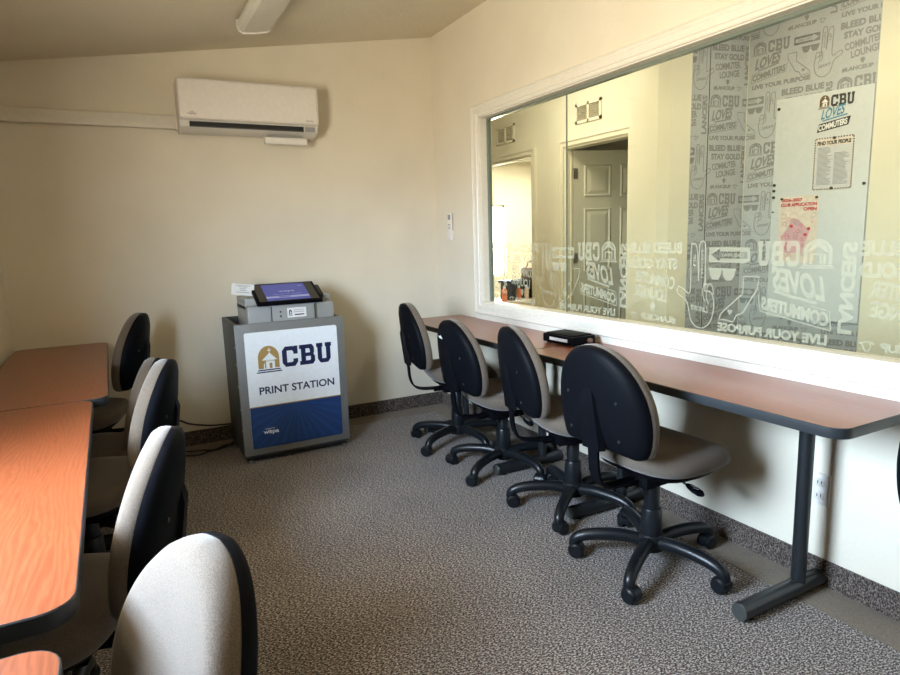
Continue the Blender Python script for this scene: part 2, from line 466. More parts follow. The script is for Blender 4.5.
def lounge_tile():
    """One repeat (1.08 m x 0.38 m) of the campus slogans: drawn once, used as frosted film and as wall vinyl."""
    a = Art()
    a.text('LANCERS', .052, .05, .32, .050, bold=.05, rot=PI / 2)
    chapel(a, .085, .275, .105, .105, 0, 0, 0, solid=False)
    slab_letters(a, .205, .280, .172, .095, 0)
    a.text('LOVES', .10, .155, .205, .088, bold=.04, shear=.35, rot=.17)
    a.stroke([(.13, .150), (.22, .166), (.30, .184)], .011)
    a.text('COMMUTERS', .085, .066, .27, .052, bold=.05, shear=.15, rot=.16)
    a.stroke([(.075, .055), (.355, .102), (.365, .166)], .005); a.stroke([(.075, .055), (.082, .125), (.15, .138)], .005)
    a.text('LIVE YOUR PURPOSE', .085, .0, .465, .038, bold=.05)
    # one way sign: bright field around an open arrow
    x, y, w, h = .41, .288, .195, .062
    a.rect(x, y, w, h * .12); a.rect(x, y + h * .88, w, h * .12); a.rect(x, y, w * .06, h); a.rect(x + w * .95, y, w * .05, h)
    a.rect(x, y, w * .72, h * .27); a.rect(x, y + h * .73, w * .72, h * .27)
    a.poly([(x + w * .72, y), (x + w * .95, y), (x + w * .95, y + h * .5), (x + w * .72, y + h * .05)])
    a.poly([(x + w * .95, y + h * .5), (x + w * .95, y + h), (x + w * .72, y + h), (x + w * .72, y + h * .95)])
    a.text('ONE WAY', x + w * .14, y + h * .36, w * .55, h * .28, bold=.02)
    # sunglasses
    for cx in (.505, .570):
        a.poly([(cx - .029, .262), (cx + .029, .262), (cx + .029, .238), (cx + .015, .215), (cx - .015, .215), (cx - .029, .238)])
    a.rect(.470, .255, .135, .010)
    # california
    a.stroke([(.365, .235), (.435, .235), (.435, .165), (.535, .075), (.545, .045), (.525, .005 + .045), (.475, .045), (.462, .072), (.43, .088), (.395, .150), (.372, .185)], .006, closed=True)
    a.poly([(.492, .072), (.478, .088), (.485, .097), (.492, .091), (.499, .097), (.506, .088)])
    # hand
    a.stroke(smooth_path([(.655, .205), (.655, .35, ), (.642, .375), (.625, .35), (.620, .16)], 5), .006)
    a.stroke(smooth_path([(.655, .21), (.668, .345), (.685, .365), (.700, .345), (.698, .16), (.735, .165), (.765, .175), (.768, .145), (.715, .110), (.690, .03), (.640, .0), (.590, .03), (.572, .10), (.585, .155), (.620, .165)], 5), .006)
    a.stroke(smooth_path([(.575, .15), (.585, .19), (.605, .19), (.612, .14), (.60, .11)], 4), .005); a.stroke(smooth_path([(.605, .19), (.625, .195), (.632, .15), (.618, .12)], 4), .005)
    a.text('LANCERS', .645, .22, .12, .014, rot=PI / 2); a.text('UP', .688, .27, .05, .016, rot=PI / 2)
    a.text('Lancers', .60, .07, .09, .03, shear=.4, rot=.1)
    # slogans
    a.text('BLEED BLUE', .750, .322, .325, .052, bold=.05); a.text('STAY GOLD', .775, .250, .300, .052, bold=.05)
    a.text('COMMUTER', .79, .158, .25, .056, bold=.035, rot=.12); a.text('LOUNGE', .835, .095, .20, .056, bold=.035, rot=.12)
    a.poly([(.915 + .016 * math.cos(t), .075 + .016 * math.sin(t)) for t in [PI * 1.15 - k * PI * 1.3 / 12 for k in range(13)][::-1]] + [(.915, .042)])
    a.text('#LANCEUP', .775, .002, .215, .034, bold=.05)
    a.stroke(smooth_path([(1.01, .028), (1.03, .034), (1.06, .024)], 3), .005); a.stroke(smooth_path([(1.025, .034), (1.02, .012), (1.035, .0), (1.05, .026)], 3), .005)
    return a
TILE = lounge_tile(); PER = 1.083

# ------------------------------------------------------------------ camera (24 mm phone lens, pitched a little down)
cam_d = bpy.data.cameras.new('camera'); cam = bpy.data.objects.new('camera', cam_d); COL.objects.link(cam)
cam_d.sensor_width = 36.0; cam_d.lens = 620.5914 / 900 * 36.0; cam_d.clip_start = 0.02
Rv = Vector((0.8817595, -0.47069304, -0.03079352)); Uv = Vector((0.10275868, 0.12796547, 0.98644082)); Fv = Vector((0.46037033, 0.87296787, -0.16120256))
cam.matrix_world = Matrix(((Rv.x, Uv.x, -Fv.x, -2.15506), (Rv.y, Uv.y, -Fv.y, -4.24158), (Rv.z, Uv.z, -Fv.z, 1.29922), (0, 0, 0, 1)))
SC.camera = cam

# ------------------------------------------------------------------ room shell
W = 2.7264; YN = -6.2; ZR = 2.7145; SL = 0.1598
T = 0.085
def zc(x): return ZR + SL * x

b = BM(); box(b, -W - .15, T, YN - .15, .15, -.1, 0); struct('floor', b, M['carpet'])
b = BM()
box(b, -.163, 0, YN, 0, 0, .0025); box(b, -W, -.163, -.163, 0, 0, .0025); box(b, -W, -W + .163, YN, -.163, 0, .0025)
struct('trim_1', b, M['band'])
b = BM(); box(b, -W - T, T, 0, .12, 0, 2.95); struct('wall_back', b, M['wall'])
b = BM(); box(b, -W - T, T, YN - .12, YN, 0, 2.95); struct('wall_near', b, M['wall'])
# right wall around the big interior window
WY0, WY1, WZ0, WZ1 = -3.95, -0.655, 0.85, 2.05
b = BM()
box(b, 0, T, YN, 0, 0, WZ0); box(b, 0, T, YN, 0, WZ1, 2.95)
box(b, 0, T, WY1, 0, WZ0, WZ1); box(b, 0, T, YN, WY0, WZ0, WZ1)
struct('wall_right', b, M['wall'])
# left wall around the daylight window
DY0, DY1, DZ0, DZ1 = -3.25, -2.32, 0.90, 2.00
b = BM()
box(b, -W - T, -W, YN, 0, 0, DZ0); box(b, -W - T, -W, YN, 0, DZ1, 2.6)
box(b, -W - T, -W, DY1, 0, DZ0, DZ1); box(b, -W - T, -W, YN, DY0, DZ0, DZ1)
struct('wall_left', b, M['wall'])
b = BM()
q = [(-W - .15, YN - .15), (.15, YN - .15), (.15, .15), (-W - .15, .15)]
lo = [b.verts.new((x, y, zc(x))) for x, y in q]; hi = [b.verts.new((x, y, zc(x) + .12)) for x, y in q]
b.faces.new(lo[::-1]); b.faces.new(hi)
for i in range(4): b.faces.new((lo[i], lo[(i + 1) % 4], hi[(i + 1) % 4], hi[i]))
struct('ceiling', b, M['ceiling'])

# carpet cove base, one strip per wall, with a thin cap line
def cove(name, x0, x1, y0, y1):
    b = BM(); box(b, x0, x1, y0, y1, 0.0, .0991); struct(name, b, M['cove'])
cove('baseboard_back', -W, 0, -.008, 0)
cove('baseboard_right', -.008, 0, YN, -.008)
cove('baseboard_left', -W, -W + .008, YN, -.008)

# ------------------------------------------------------------------ interior window: casing, two panes, frosted film
win = bpy.data.objects.new('window_1', None); COL.objects.link(win); win.location = (.06, -2.3, .85); win['kind'] = 'structure'
win['label'] = 'long interior window onto the lounge with frosted mirrored lettering'
b = BM()
def casing(y0, y1, z0, z1, wd):
    """Moulded picture-frame casing: mitred profile swept round the opening."""
    prof = [(0, .0), (0, .010), (.006, .014), (.018, .014), (.022, .019), (.050, .019), (.056, .023), (.066, .023), (.070, .028), (wd - .012, .028), (wd - .004, .024), (wd, .016), (wd, 0)]
    # measured outward from the opening; the outer lip is the thick one
    cs = [(y0, z0, -1, -1), (y1, z0, 1, -1), (y1, z1, 1, 1), (y0, z1, -1, 1)]
    rings = [[Vector((-t, cy + sy * o, cz + sz * o)) for o, t in prof] for cy, cz, sy, sz in cs]
    vr = [[b.verts.new(p) for p in r] for r in rings]
    for i in range(4):
        a_, c_ = vr[i], vr[(i + 1) % 4]
        for k in range(len(prof) - 1): b.faces.new((a_[k], a_[k + 1], c_[k + 1], c_[k]))
casing(WY0, WY1, WZ0, WZ1, .078)
# jamb lining and the stop that holds the glass
box(b, 0, T, WY0, WY1, WZ0, WZ0 + .006); box(b, 0, T, WY0, WY1, WZ1 - .006, WZ1)
box(b, 0, T, WY1 - .006, WY1, WZ0, WZ1); box(b, 0, T, WY0, WY0 + .006, WZ0, WZ1)
finish('window_frame', b, M['trim'], win, smooth=False)
b = BM()   # flat apron board under the casing, down to the desks
box(b, -.012, 0, WY0 - .08, WY1 + .08, .732, .774); finish('apron', b, M['trim'], win, smooth=False)
b = BM(); box(b, .048, .072, WY1 - .022, WY1 - .006, WZ0 + .006, WZ1 - .006); box(b, .048, .072, WY0 + .006, WY0 + .022, WZ0 + .006, WZ1 - .006)
box(b, .046, .074, WY0 + .022, WY1 - .022, WZ1 - .020, WZ1 - .006); finish('glazing_channel', b, M['glass_edge'], win, smooth=False)
for y0, y1 in ((-1.466, WY1 - .022), (WY0 + .022, -1.470)):
    b = BM(); box(b, .056, .064, y0, y1, WZ0 + .006, WZ1 - .014); finish('glass_pane', b, M['glass'], win, smooth=False)
b = BM(); box(b, .0562, .0638, -1.4695, -1.4665, WZ0 + .006, WZ1 - .014); finish('glass_joint', b, M['glass_edge'], win, smooth=False)
b = BM()
film = Art()
for k in (-1, 0, 1, 2, 3): film.merge(TILE, x=k * PER)
film.build(b, (.0655, -3.018, .868), (0, 1, 0), (0, 0, 1), off=0.0, clip=(WY0 + .03 + 3.018, WY1 - .03 + 3.018, 0, .4))
o = finish('frosted_lettering', b, M['frost'], win, smooth=False); o['label'] = 'frosted white film lettering read from the lounge side'

# ------------------------------------------------------------------ daylight window in the left wall (out of frame) : frame, sash bars, glass
dw = bpy.data.objects.new('window_2', None); COL.objects.link(dw); dw.location = (-W - .06, (DY0 + DY1) / 2, DZ0); dw['kind'] = 'structure'
b = BM()
for y0, y1, z0, z1 in ((DY0, DY1, DZ0, DZ0 + .04), (DY0, DY1, DZ1 - .04, DZ1), (DY0, DY0 + .04, DZ0, DZ1), (DY1 - .04, DY1, DZ0, DZ1)):
    box(b, -W - .09, -W - .04, y0, y1, z0, z1)
for y0, y1, z0, z1 in ((DY0 - .07, DY1 + .07, DZ1, DZ1 + .07), (DY0 - .07, DY1 + .07, DZ0 - .07, DZ0), (DY0 - .07, DY0, DZ0, DZ1), (DY1, DY1 + .07, DZ0, DZ1)):
    box(b, -W, -W + .015, y0, y1, z0, z1)
finish('window_frame', b, M['trim'], dw, smooth=False)
b = BM(); box(b, -W - .068, -W - .062, DY0 + .04, DY1 - .04, DZ0 + .04, DZ1 - .04); finish('glass_pane', b, M['glass_out'], dw, smooth=False)

b = BM(); box(b, -W - T - .58, -W - T, -4.6, -1.2, 2.10, 2.20); struct('sky_blocker', b, M['trim'])  # unseen overhang, added outside to keep high sky light off the left tables

# ------------------------------------------------------------------ desks
def rounded_rect(x0, x1, y0, y1, r, n=7):
    out = []
    for cx, cy, a0 in ((x1 - r, y1 - r, 0), (x0 + r, y1 - r, PI / 2), (x0 + r, y0 + r, PI), (x1 - r, y0 + r, 1.5 * PI)):
        for k in range(n): a = a0 + PI / 2 * k / (n - 1); out.append((cx + r * math.cos(a), cy + r * math.sin(a)))
    return out

def desk(label, x0, x1, y0, y1, legs, foot_dir, colx, rot=0.0, group=None, th=.032, r=.055, hz=.737):
    """Training table: laminate top, charcoal edge band, two T-legs. foot_dir +1/-1 = side of the sitter."""
    cx, cy = (x0 + x1) / 2, (y0 + y1) / 2
    t = thing('training_table', label, 'table', (cx, cy, 0), 0.0, group)
    b = BM()
    loops = [([(x, y) for x, y in rounded_rect(x0 + .003, x1 - .003, y0 + .003, y1 - .003, r - .003)], hz)]
    ins = [b.verts.new((x, y, hz)) for x, y in loops[0][0]]; f = b.faces.new(ins); f.material_index = 0
    bot = [b.verts.new((x, y, hz - th + .002)) for x, y in loops[0][0]]; f = b.faces.new(bot[::-1]); f.material_index = 1
    for i in range(len(ins)):
        j = (i + 1) % len(ins); f = b.faces.new((ins[i], bot[i], bot[j], ins[j])); f.material_index = 1
    finish('tabletop', b, [M['cherry'], M['edge']], t, smooth=False)
    b = BM()
    a = rounded_rect(x0 + .002, x1 - .002, y0 + .002, y1 - .002, r - .002); o_ = rounded_rect(x0, x1, y0, y1, r); i_ = rounded_rect(x0 + .0032, x1 - .0032, y0 + .0032, y1 - .0032, r - .0032)
    rings = [[(x, y, hz + .0003) for x, y in i_], [(x, y, hz + .0003) for x, y in a], [(x, y, hz - .002) for x, y in o_], [(x, y, hz - th + .003) for x, y in o_], [(x, y, hz - th) for x, y in a], [(x, y, hz - th) for x, y in i_]]
    ring_loft(b, rings, 0, False, False); finish('edge_band', b, M['edge'], t)
    for ly in legs:
        b = BM()
        fx0, fx1 = x0 - .004, x1 - .022
        if foot_dir < 0: fx0, fx1 = x0 + .022, x1 - .012
        cyl(b, (fx0, ly, .036), (1, 0, 0), .030, fx1 - fx0, 24, 0, bev=.003)
        tube(b, [(colx, ly, .045), (colx, ly, hz - th - .012)], .023, 20, up=Vector((0, 1, 0)), flat=1.1)
        box(b, x0 + .07, x1 - .05, ly - .03, ly + .03, hz - th - .014, hz - th, 0, .003)
        for gx in (fx0 + .05, fx1 - .05): cyl(b, (gx, ly, 0), (0, 0, 1), .014, .012, 12, 0)
        lg = finish('leg', b, M['metal'], t)
        for ex, d in ((fx0 - .004, 1), (fx1 + .004, -1)):
            b = BM(); cyl(b, (ex, ly, .036), (d, 0, 0), .0295, .006, 24, 0, bev=.002)
            finish('foot_cap', b, M['grey_d'], lg)
    if rot:
        t.rotation_euler.z = rot
    return t
G_R = 'training tables along the window wall'
desk('cherry training table under the window, pushed into the far corner', -.4455, -.002, -1.778, -.3305, (-.62, -1.50), 1, -.14)
desk('cherry training table under the window, near half with its charcoal T-leg in view', -.4455, -.002, -3.294, -1.7815, (-2.13, -3.01), 1, -.14)
desk('cherry training table against the left wall, its far end touching the back wall', -2.704, -2.246, -1.612, -.034, (-.35, -1.3), 1, -2.56, rot=.012)
desk('sunlit orange training table along the left wall, middle of the three', -2.712, -2.278, -3.157, -1.616, (-1.95, -2.85), 1, -2.56, rot=.012)
desk('training table at the near left, only one rounded corner showing', -2.708, -2.279, -4.70, -3.247, (-3.6, -4.4), 1, -2.56)

# ------------------------------------------------------------------ chairs
def back_outline(n=40):
    prof = [(0, .160), (.010, .180), (.04, .194), (.12, .206), (.22, .213), (.35, .2155), (.48, .210), (.60, .198), (.72, .176), (.82, .148), (.90, .115), (.955, .079), (.985, .044), (1.0, 0)]
    pts = [(h, t) for t, h in prof]
    right = smooth_path([(h, t) for h, t in pts], 3)
    r = [(p.x, p.y) for p in right]
    return r + [(-x, y) for x, y in reversed(r[:-1])]
BO = back_outline()
ZB, HB = .528, .380
def back_pt(x, t, s, dy, rec=.062):
    """Outline point scaled by s about the pad's middle, pushed dy along the pad's normal, reclined and wrapped."""
    xx = x * s; tt = .5 + (t - .5) * s
    z = ZB + tt * HB
    y = -.280 - (max(0.0, tt) ** 1.6) * rec + .85 * xx * xx + .055 * (tt - .30) ** 2
    return Vector((xx, y + dy, z))

def build_chair(label, group, fabric, leg_off=0.0, dz=0.0, cast=None, rec=.062, sz=0.0):
    t = thing('office_chair', label, 'chair', (0, 0, 0), 0, group)
    Z = dz
    # seat cushion
    b = BM()
    def outline(th):
        c, s = math.cos(th), math.sin(th); e = 2 / 3.2
        return (.238 * abs(c) ** e * (1 if c >= 0 else -1) * (1 - .05 * (s < 0) * abs(s)), .225 * abs(s) ** e * (1 if s >= 0 else -1) * .96 + .022)
    prof = [(.424, .84), (.430, .92), (.444, .98), (.464, 1.0), (.484, .985), (.499, .94), (.509, .84), (.513, .65), (.511, .40), (.510, .15)]
    rings = []
    for z, k in prof:
        r = []
        for i in range(44):
            x, y = outline(2 * PI * i / 44); x *= k; y = .022 + (y - .022) * k
            drop = -.060 * max(0, (y - .10) / .16) ** 2 + .018 * max(0, (-y - .06) / .14) ** 2 + .10 * x * x
            r.append((x, y, z + drop + Z + sz))
        rings.append(r)
    ring_loft(b, rings); finish('seat', b, fabric, t, angle=2.0)
    b = BM()
    rings = []
    for z, k in ((.400, .68), (.408, .80), (.424, .86), (.434, .83)):
        r = []
        for i in range(32):
            x, y = outline(2 * PI * i / 32); x *= k; y = .022 + (y - .022) * k
            r.append((x, y, z + Z + sz - .045 * max(0, (y - .10) / .16) ** 2 + .018 * max(0, (-y - .06) / .14) ** 2))
        rings.append(r)
    ring_loft(b, rings); finish('seat_pan', b, M['plastic'], t)
    # backrest: fabric pad with a black shell behind it
    b = BM()
    spec = [(.90, -.004), (.985, -.002), (1.012, .005), (1.022, .018), (1.015, .032), (.975, .046), (.89, .054), (.65, .058), (.35, .059), (.1, .059)]
    rings = [[back_pt(x, tt, s, dy, rec) + Vector((0, 0, Z)) for x, tt in BO] for s, dy in spec]
    ring_loft(b, rings); bk = finish('backrest', b, fabric, t, angle=2.0)
    b = BM()
    spec = [(.12, -.034), (.45, -.033), (.78, -.031), (.90, -.027), (.972, -.021), (1.004, -.012), (1.010, .002), (.96, .004)]
    rings = [[back_pt(x, tt, s, dy, rec) + Vector((0, 0, Z)) for x, tt in BO] for s, dy in spec]
    ring_loft(b, rings)
    # moulded channel for the post, pressed out of the shell
    ch = []
    for tt, w in ((.02, .052), (.15, .050), (.35, .046), (.52, .040), (.60, .026), (.63, .010)):
        p = back_pt(0, tt, 1, -.030, rec); d = .014 if tt < .58 else .004
        ch.append([(-w, p.y + .01, p.z + Z), (-w * .8, p.y - d, p.z + Z), (w * .8, p.y - d, p.z + Z), (w, p.y + .01, p.z + Z)])
    ring_loft(b, ch)
    sh = finish('back_shell', b, M['plastic'], bk, angle=0.7)
    for sx in (-.12, .12):
        for tt in (.16, .52):
            b = BM(); p = back_pt(sx, tt, 1, -.031, rec); cyl(b, (p.x, p.y + .002, p.z + Z), (0, -1, 0), .006, .005, 10, 0, bev=.001); finish('screw', b, M['metal'], sh)
    # post : flat bar that leaves the shell, bends forward and runs under the seat
    b = BM()
    path = smooth_path([(0, -.310, .60 + Z), (0, -.304, .52 + Z), (0, -.298, .45 + Z), (0, -.276, .398 + Z + sz), (0, -.225, .374 + Z + sz), (0, -.12, .369 + Z + sz), (0, -.02, .370 + Z + sz)], 5)
    rings = []
    for i, p in enumerate(path):
        d = (path[min(i + 1, len(path) - 1)] - path[max(i - 1, 0)]).normalized(); nrm = d.cross(Vector((1, 0, 0))).normalized()
        w, h = .024, .005
        rings.append([p + Vector((-w, 0, 0)) - nrm * h, p + Vector((w, 0, 0)) - nrm * h, p + Vector((w, 0, 0)) + nrm * h, p + Vector((-w, 0, 0)) + nrm * h])
    ring_loft(b, rings); finish('back_post', b, M['plastic'], t, angle=.9)
    # tilt box and lever
    b = BM(); box(b, -.065, .065, -.10, .10, .345 + Z + sz, .400 + Z + sz, 0, .008); box(b, -.10, .10, -.03, .03, .380 + Z + sz, .405 + Z + sz, 0, .004)
    cyl(b, (0, -.10, .362 + Z + sz), (0, -1, 0), .016, .05, 12, 0, bev=.003); finish('tilt_mechanism', b, M['plastic'], t)
    b = BM(); tube(b, smooth_path([(.04, .05, .368 + Z + sz), (.07, .065, .356 + Z + sz), (.092, .072, .345 + Z + sz), (.11, .076, .338 + Z + sz)], 3), .0045, 8); lv = finish('lever', b, M['metal'], t)
    b = BM()
    rings = []
    for q_, w, h in ((0, .009, .007), (.012, .015, .010), (.035, .020, .012), (.055, .019, .011), (.066, .010, .006)):
        c = Vector((.102 + q_, .075 + q_ * .1, .341 - q_ * .30 + Z + sz))
        rings.append([c + Vector((0, w * math.cos(2 * PI * k / 12), h * math.sin(2 * PI * k / 12))) for k in range(12)])
    ring_loft(b, rings); pd = finish('paddle', b, M['plastic'], lv)
    b = BM(); Art().stroke([(0, 0), (.018, .012), (.014, -.004), (.030, .008)], .004).build(b, (.122, .070, .3475 + Z + sz), (1, 0, -.3), (0, 1, 0), off=0); bmesh.ops.translate(b, verts=b.verts, vec=(0, 0, 0)); mk = finish('paddle_mark', b, M['paper'], t, smooth=False)
    # gas column: outer sleeve, inner tube
    b = BM()
    prof = [(.085, .036), (.12, .043), (.225, .038), (.233, .035), (.235, .030), (.345 + Z + sz, .030), (.355 + Z + sz, .025)]
    ring_loft(b, [[(r * math.cos(2 * PI * k / 24), r * math.sin(2 * PI * k / 24), z) for k in range(24)] for z, r in prof]); finish('gas_column', b, M['base'], t, angle=.5)
    b = BM()
    prof = [(.058, .038), (.066, .050), (.100, .053), (.120, .050), (.128, .043)]
    ring_loft(b, [[(r * math.cos(2 * PI * k / 24), r * math.sin(2 * PI * k / 24), z) for k in range(24)] for z, r in prof]); finish('base_hub', b, M['base'], t, angle=.5)
    rng = random.Random(hash(label) % 1000 if cast is None else cast)
    for k in range(5):
        a = leg_off + 2 * PI * k / 5; ca, sa = math.cos(a), math.sin(a)
        b = BM()
        path = smooth_path([(.030, .094), (.10, .106), (.19, .104), (.255, .094), (.288, .078), (.297, .058), (.298, .050)], 4)
        rad = [(.027 + (.020 - .027) * i / (len(path) - 1)) for i in range(len(path))]
        tube(b, [(p.x * ca, p.x * sa, p.y) for p in path], rad, 12, up=Vector((-sa, ca, 0)))
        lg = finish('leg', b, M['base'], t, angle=.9)
        b = BM()
        th = rng.uniform(0, 2 * PI); ax = Vector((math.cos(th), math.sin(th), 0)); tr = Vector((-math.sin(th), math.cos(th), 0))
        c = Vector((.298 * ca, .298 * sa, .030)) + tr * .012
        for sg in (-1, 1):
            cyl(b, c + ax * (sg * .007), ax * sg, .030, .022, 20, 0, bev=.006)
        rings = []                                     # hood over the twin wheels
        for q_ in range(9):
            ang = -.35 + q_ * (PI + .5) / 8
            p0 = c + tr * (math.cos(ang) * .033) + Vector((0, 0, math.sin(ang) * .033))
            p1 = c + tr * (math.cos(ang) * .028) + Vector((0, 0, math.sin(ang) * .028))
            rings.append([p0 - ax * .015, p0 + ax * .015, p1 + ax * .015, p1 - ax * .015])
        ring_loft(b, rings)
        cyl(b, (.298 * ca, .298 * sa, .036), (0, 0, 1), .013, .022, 12, 0)
        finish('caster', b, M['base'], lg, angle=.7)
    return t

def place(t, x, y, face_deg):
    """face_deg: compass of the sitter's view in the floor plane, 0 = +X."""
    t.location = (x, y, 0); t.rotation_euler.z = math.radians(face_deg - 90)

def leg_phase(first_deg, face_deg): return math.radians(first_deg - (face_deg - 90))
GR, GL = 'office chairs at the window tables', 'office chairs at the left tables'
FB = M['fabric']
RC = .075
place(build_chair('taupe office chair by the near charcoal T-leg, lever in view', GR, FB, leg_phase(66, 2), 0, 1), -.415, -2.583, 2)
place(build_chair('taupe black-backed office chair facing the black box, second along the window', GR, FB, leg_phase(75, -14), -.015, 2), -.345, -2.02, -14)
c3 = build_chair('taupe black-backed office chair with a small white sticker, second from the far corner', GR, FB, leg_phase(62, -2), -.04, 3)
sp_ = back_pt(-.075, .74, 1, -.033) + Vector((0, 0, -.04))
b = BM(); Art().poly([(0, 0), (.040, -.004), (.036, .012), (.028, .022), (.022, .012), (0, .014)]).build(b, sp_, (1, 0, 0), (0, -.35, 1), off=.004)
finish('sticker', b, M['paper'], c3, smooth=False)
place(c3, -.35, -1.42, -2)
place(build_chair('taupe black-backed office chair in the far right corner, its bent back bar showing', GR, FB, leg_phase(60, -12), 0, 4), -.350, -.89, -12)
place(build_chair('shaded taupe office chair by the back wall, at the far end of the left tables', GL, FB, leg_phase(40, 165), .035, 5, RC, -.095), -2.385, -.46, 165)
place(build_chair('taupe office chair half hidden behind a sunlit chair back, left tables', GL, FB, leg_phase(20, 170), -.105, 6, RC, .03), -2.37, -1.17, 170)
place(build_chair('pale sunlit office chair back overlapping the darker one behind it', GL, FB, leg_phase(50, 167), -.03, 7, RC, -.01), -2.345, -1.68, 167)
place(build_chair('pale sunlit office chair pushed in at the orange table beside the nearest chair', GL, FB, leg_phase(10, 168), -.06, 8, RC, .01), -2.40, -2.53, 167)
place(build_chair('pale office chair nearest the camera, turned with its whole backrest to us', GL, FB, leg_phase(30, 206), -.085, 9, .10, .02), -2.395, -3.31, 194)
place(build_chair('office chair past the end of the window tables, only its back edge showing', GR, FB, leg_phase(0, 5), .08, 10, .03), -.529, -3.836, -118)

# ------------------------------------------------------------------ print station kiosk
KX0, KX1, KYF, KYB = -1.603, -.968, -.581, -.075
k = thing('print_station', 'grey print station kiosk with white and blue front panel by the back wall', 'printer kiosk', ((KX0 + KX1) / 2, (KYF + KYB) / 2, 0))
b = BM()
box(b, KX0, KX0 + .022, KYF + .02, KYB, .035, .833, 0, .003); box(b, KX1 - .022, KX1, KYF + .02, KYB, .035, .833, 0, .003)
box(b, KX0 + .022, KX1 - .022, KYB - .02, KYB, .035, .833, 0); box(b, KX0 + .022, KX1 - .022, KYF + .02, KYB - .02, .035, .06, 0)
body = finish('cabinet_body', b, M['grey_d'], k)
b = BM()
for z in (.20, .33, .47, .60, .70): cyl(b, (KX0 + .001, KYF + .045, z), (-1, 0, 0), .007, .006, 10, 0, bev=.002)
finish('hinge_pin', b, M['metal_l'], body)
b = BM(); box(b, KX0 - .006, KX1 + .004, KYF, KYF + .022, .052, .836, 0, .004); fd = finish('front_frame', b, M['grey'], k)
PX0, PX1, PZ0, PZ1 = KX0 + .043, KX1 - .043, .092, .785
ZS = PZ0 + .30
b = BM(); pts = rounded_rect(PX0, PX1, PZ0, PZ1, .012)
v0 = [b.verts.new((x, KYF - .003, z)) for x, z in pts]; b.faces.new(v0)
v1 = [b.verts.new((x, KYF + .001, z)) for x, z in pts]
for i in range(len(v0)): b.faces.new((v0[i], v1[i], v1[(i + 1) % len(v0)], v0[(i + 1) % len(v0)]))
fp = finish('front_panel', b, M['panel_w'], fd, smooth=False)
a = Art(); pw = PX1 - PX0
lower = [(x - PX0, z - PZ0) for x, z in pts if z < PZ0 + .1]
a.poly([(0, .25), (0, .012)] + [p for p in sorted(lower, key=lambda p: p[0]) if p[1] < .012] + [(pw, .012), (pw, .25)], 1, 0)
for i in range(15):                                     # printed sunburst
    an = PI * (1.03 + .94 * (i + .5) / 15); w_ = .022 + .012 * (i % 3); r_ = .42
    def lim(px, py):
        f_ = min(1.0, (pw / 2 - .004) / abs(px) if abs(px) > 1e-6 else 1, .236 / abs(py) if abs(py) > 1e-6 else 1); return (pw / 2 + px * f_, .248 + py * f_)
    p1 = (r_ * math.cos(an - w_), r_ * math.sin(an - w_)); p2 = (r_ * math.cos(an + w_), r_ * math.sin(an + w_))
    a.poly([(pw / 2, .248), lim(*p1), lim(*p2)], 2, 1)
a.rect(0, .248, pw, .006, 3, 1)
chapel(a, .068, .450, .122, .158, 3, 0, 4)
slab_letters(a, .208, .470, .300, .122, 4)
a.text('PRINT STATION', .062, .321, .452, .046, 4, 0, bold=.022)
a.text('powered by', .078, .108, .055, .008, 0, 2); a.text('wepa', .066, .074, .090, .026, 0, 2, bold=.02); a.rect(.092, .101, .018, .003, 0, 2)
b = BM(); a.build(b, (PX0, KYF - .003, PZ0), (1, 0, 0), (0, 0, 1))
finish('panel_artwork', b, [M['panel_w'], M['panel_b'], M['panel_ray'], M['gold'], M['navy']], fd, smooth=False)
# printer head standing in the open top
b = BM()
HX0, HX1 = -1.512, -.995
box(b, HX0, HX1, -.50, -.14, .60, .925, 0, .006)
vs = box(b, HX0, HX1, -.43, -.14, .90, .968, 0, .004)
box(b, HX0 + .125, HX1 - .115, -.515, -.49, .60, .925, 0, .004)
hd = finish('printer_head', b, M['grey_l'], k)
for sx in (HX0 + .128, HX1 - .127):
    b = BM(); box(b, sx, sx + .008, -.5165, -.50, .70, .92); finish('seam_trim', b, M['grey_d'], hd, smooth=False)
b = BM(); cyl(b, (HX0 + .185, -.514, .885), (0, -1, 0), .006, .004, 12); cyl(b, (HX0 + .185, -.514, .858), (0, -1, 0), .006, .004, 12); finish('indicator', b, M['ink'], hd)
a = Art(); a.rect(0, 0, .115, .058, 0, 0); chapel(a, .010, .010, .017, .038, 1, 0, 1, 1); a.text('PRINT HERE', .036, .036, .07, .009, 1, 1); a.text('cbu.edu/print', .036, .022, .07, .009, 1, 1, 0); a.rect(.042, .008, .062, .007, 1, 1)
a = Art(); a.rect(0, 0, .115, .058, 0, 0); chapel(a, .010, .010, .018, .038, 1, 0, 1, 1)
for yy, ww in ((.042, .062), (.030, .066)): a.rect(.038, yy, ww, .0035, 2, 1)
a.rect(.044, .012, .058, .007, 1, 1)
b = BM(); a.build(b, (HX0 + .225, -.5155, .846), (1, 0, 0), (0, 0, 1), off=.001); finish('instruction_sticker', b, [M['paper'], M['ink'], M['greek']], hd, smooth=False)
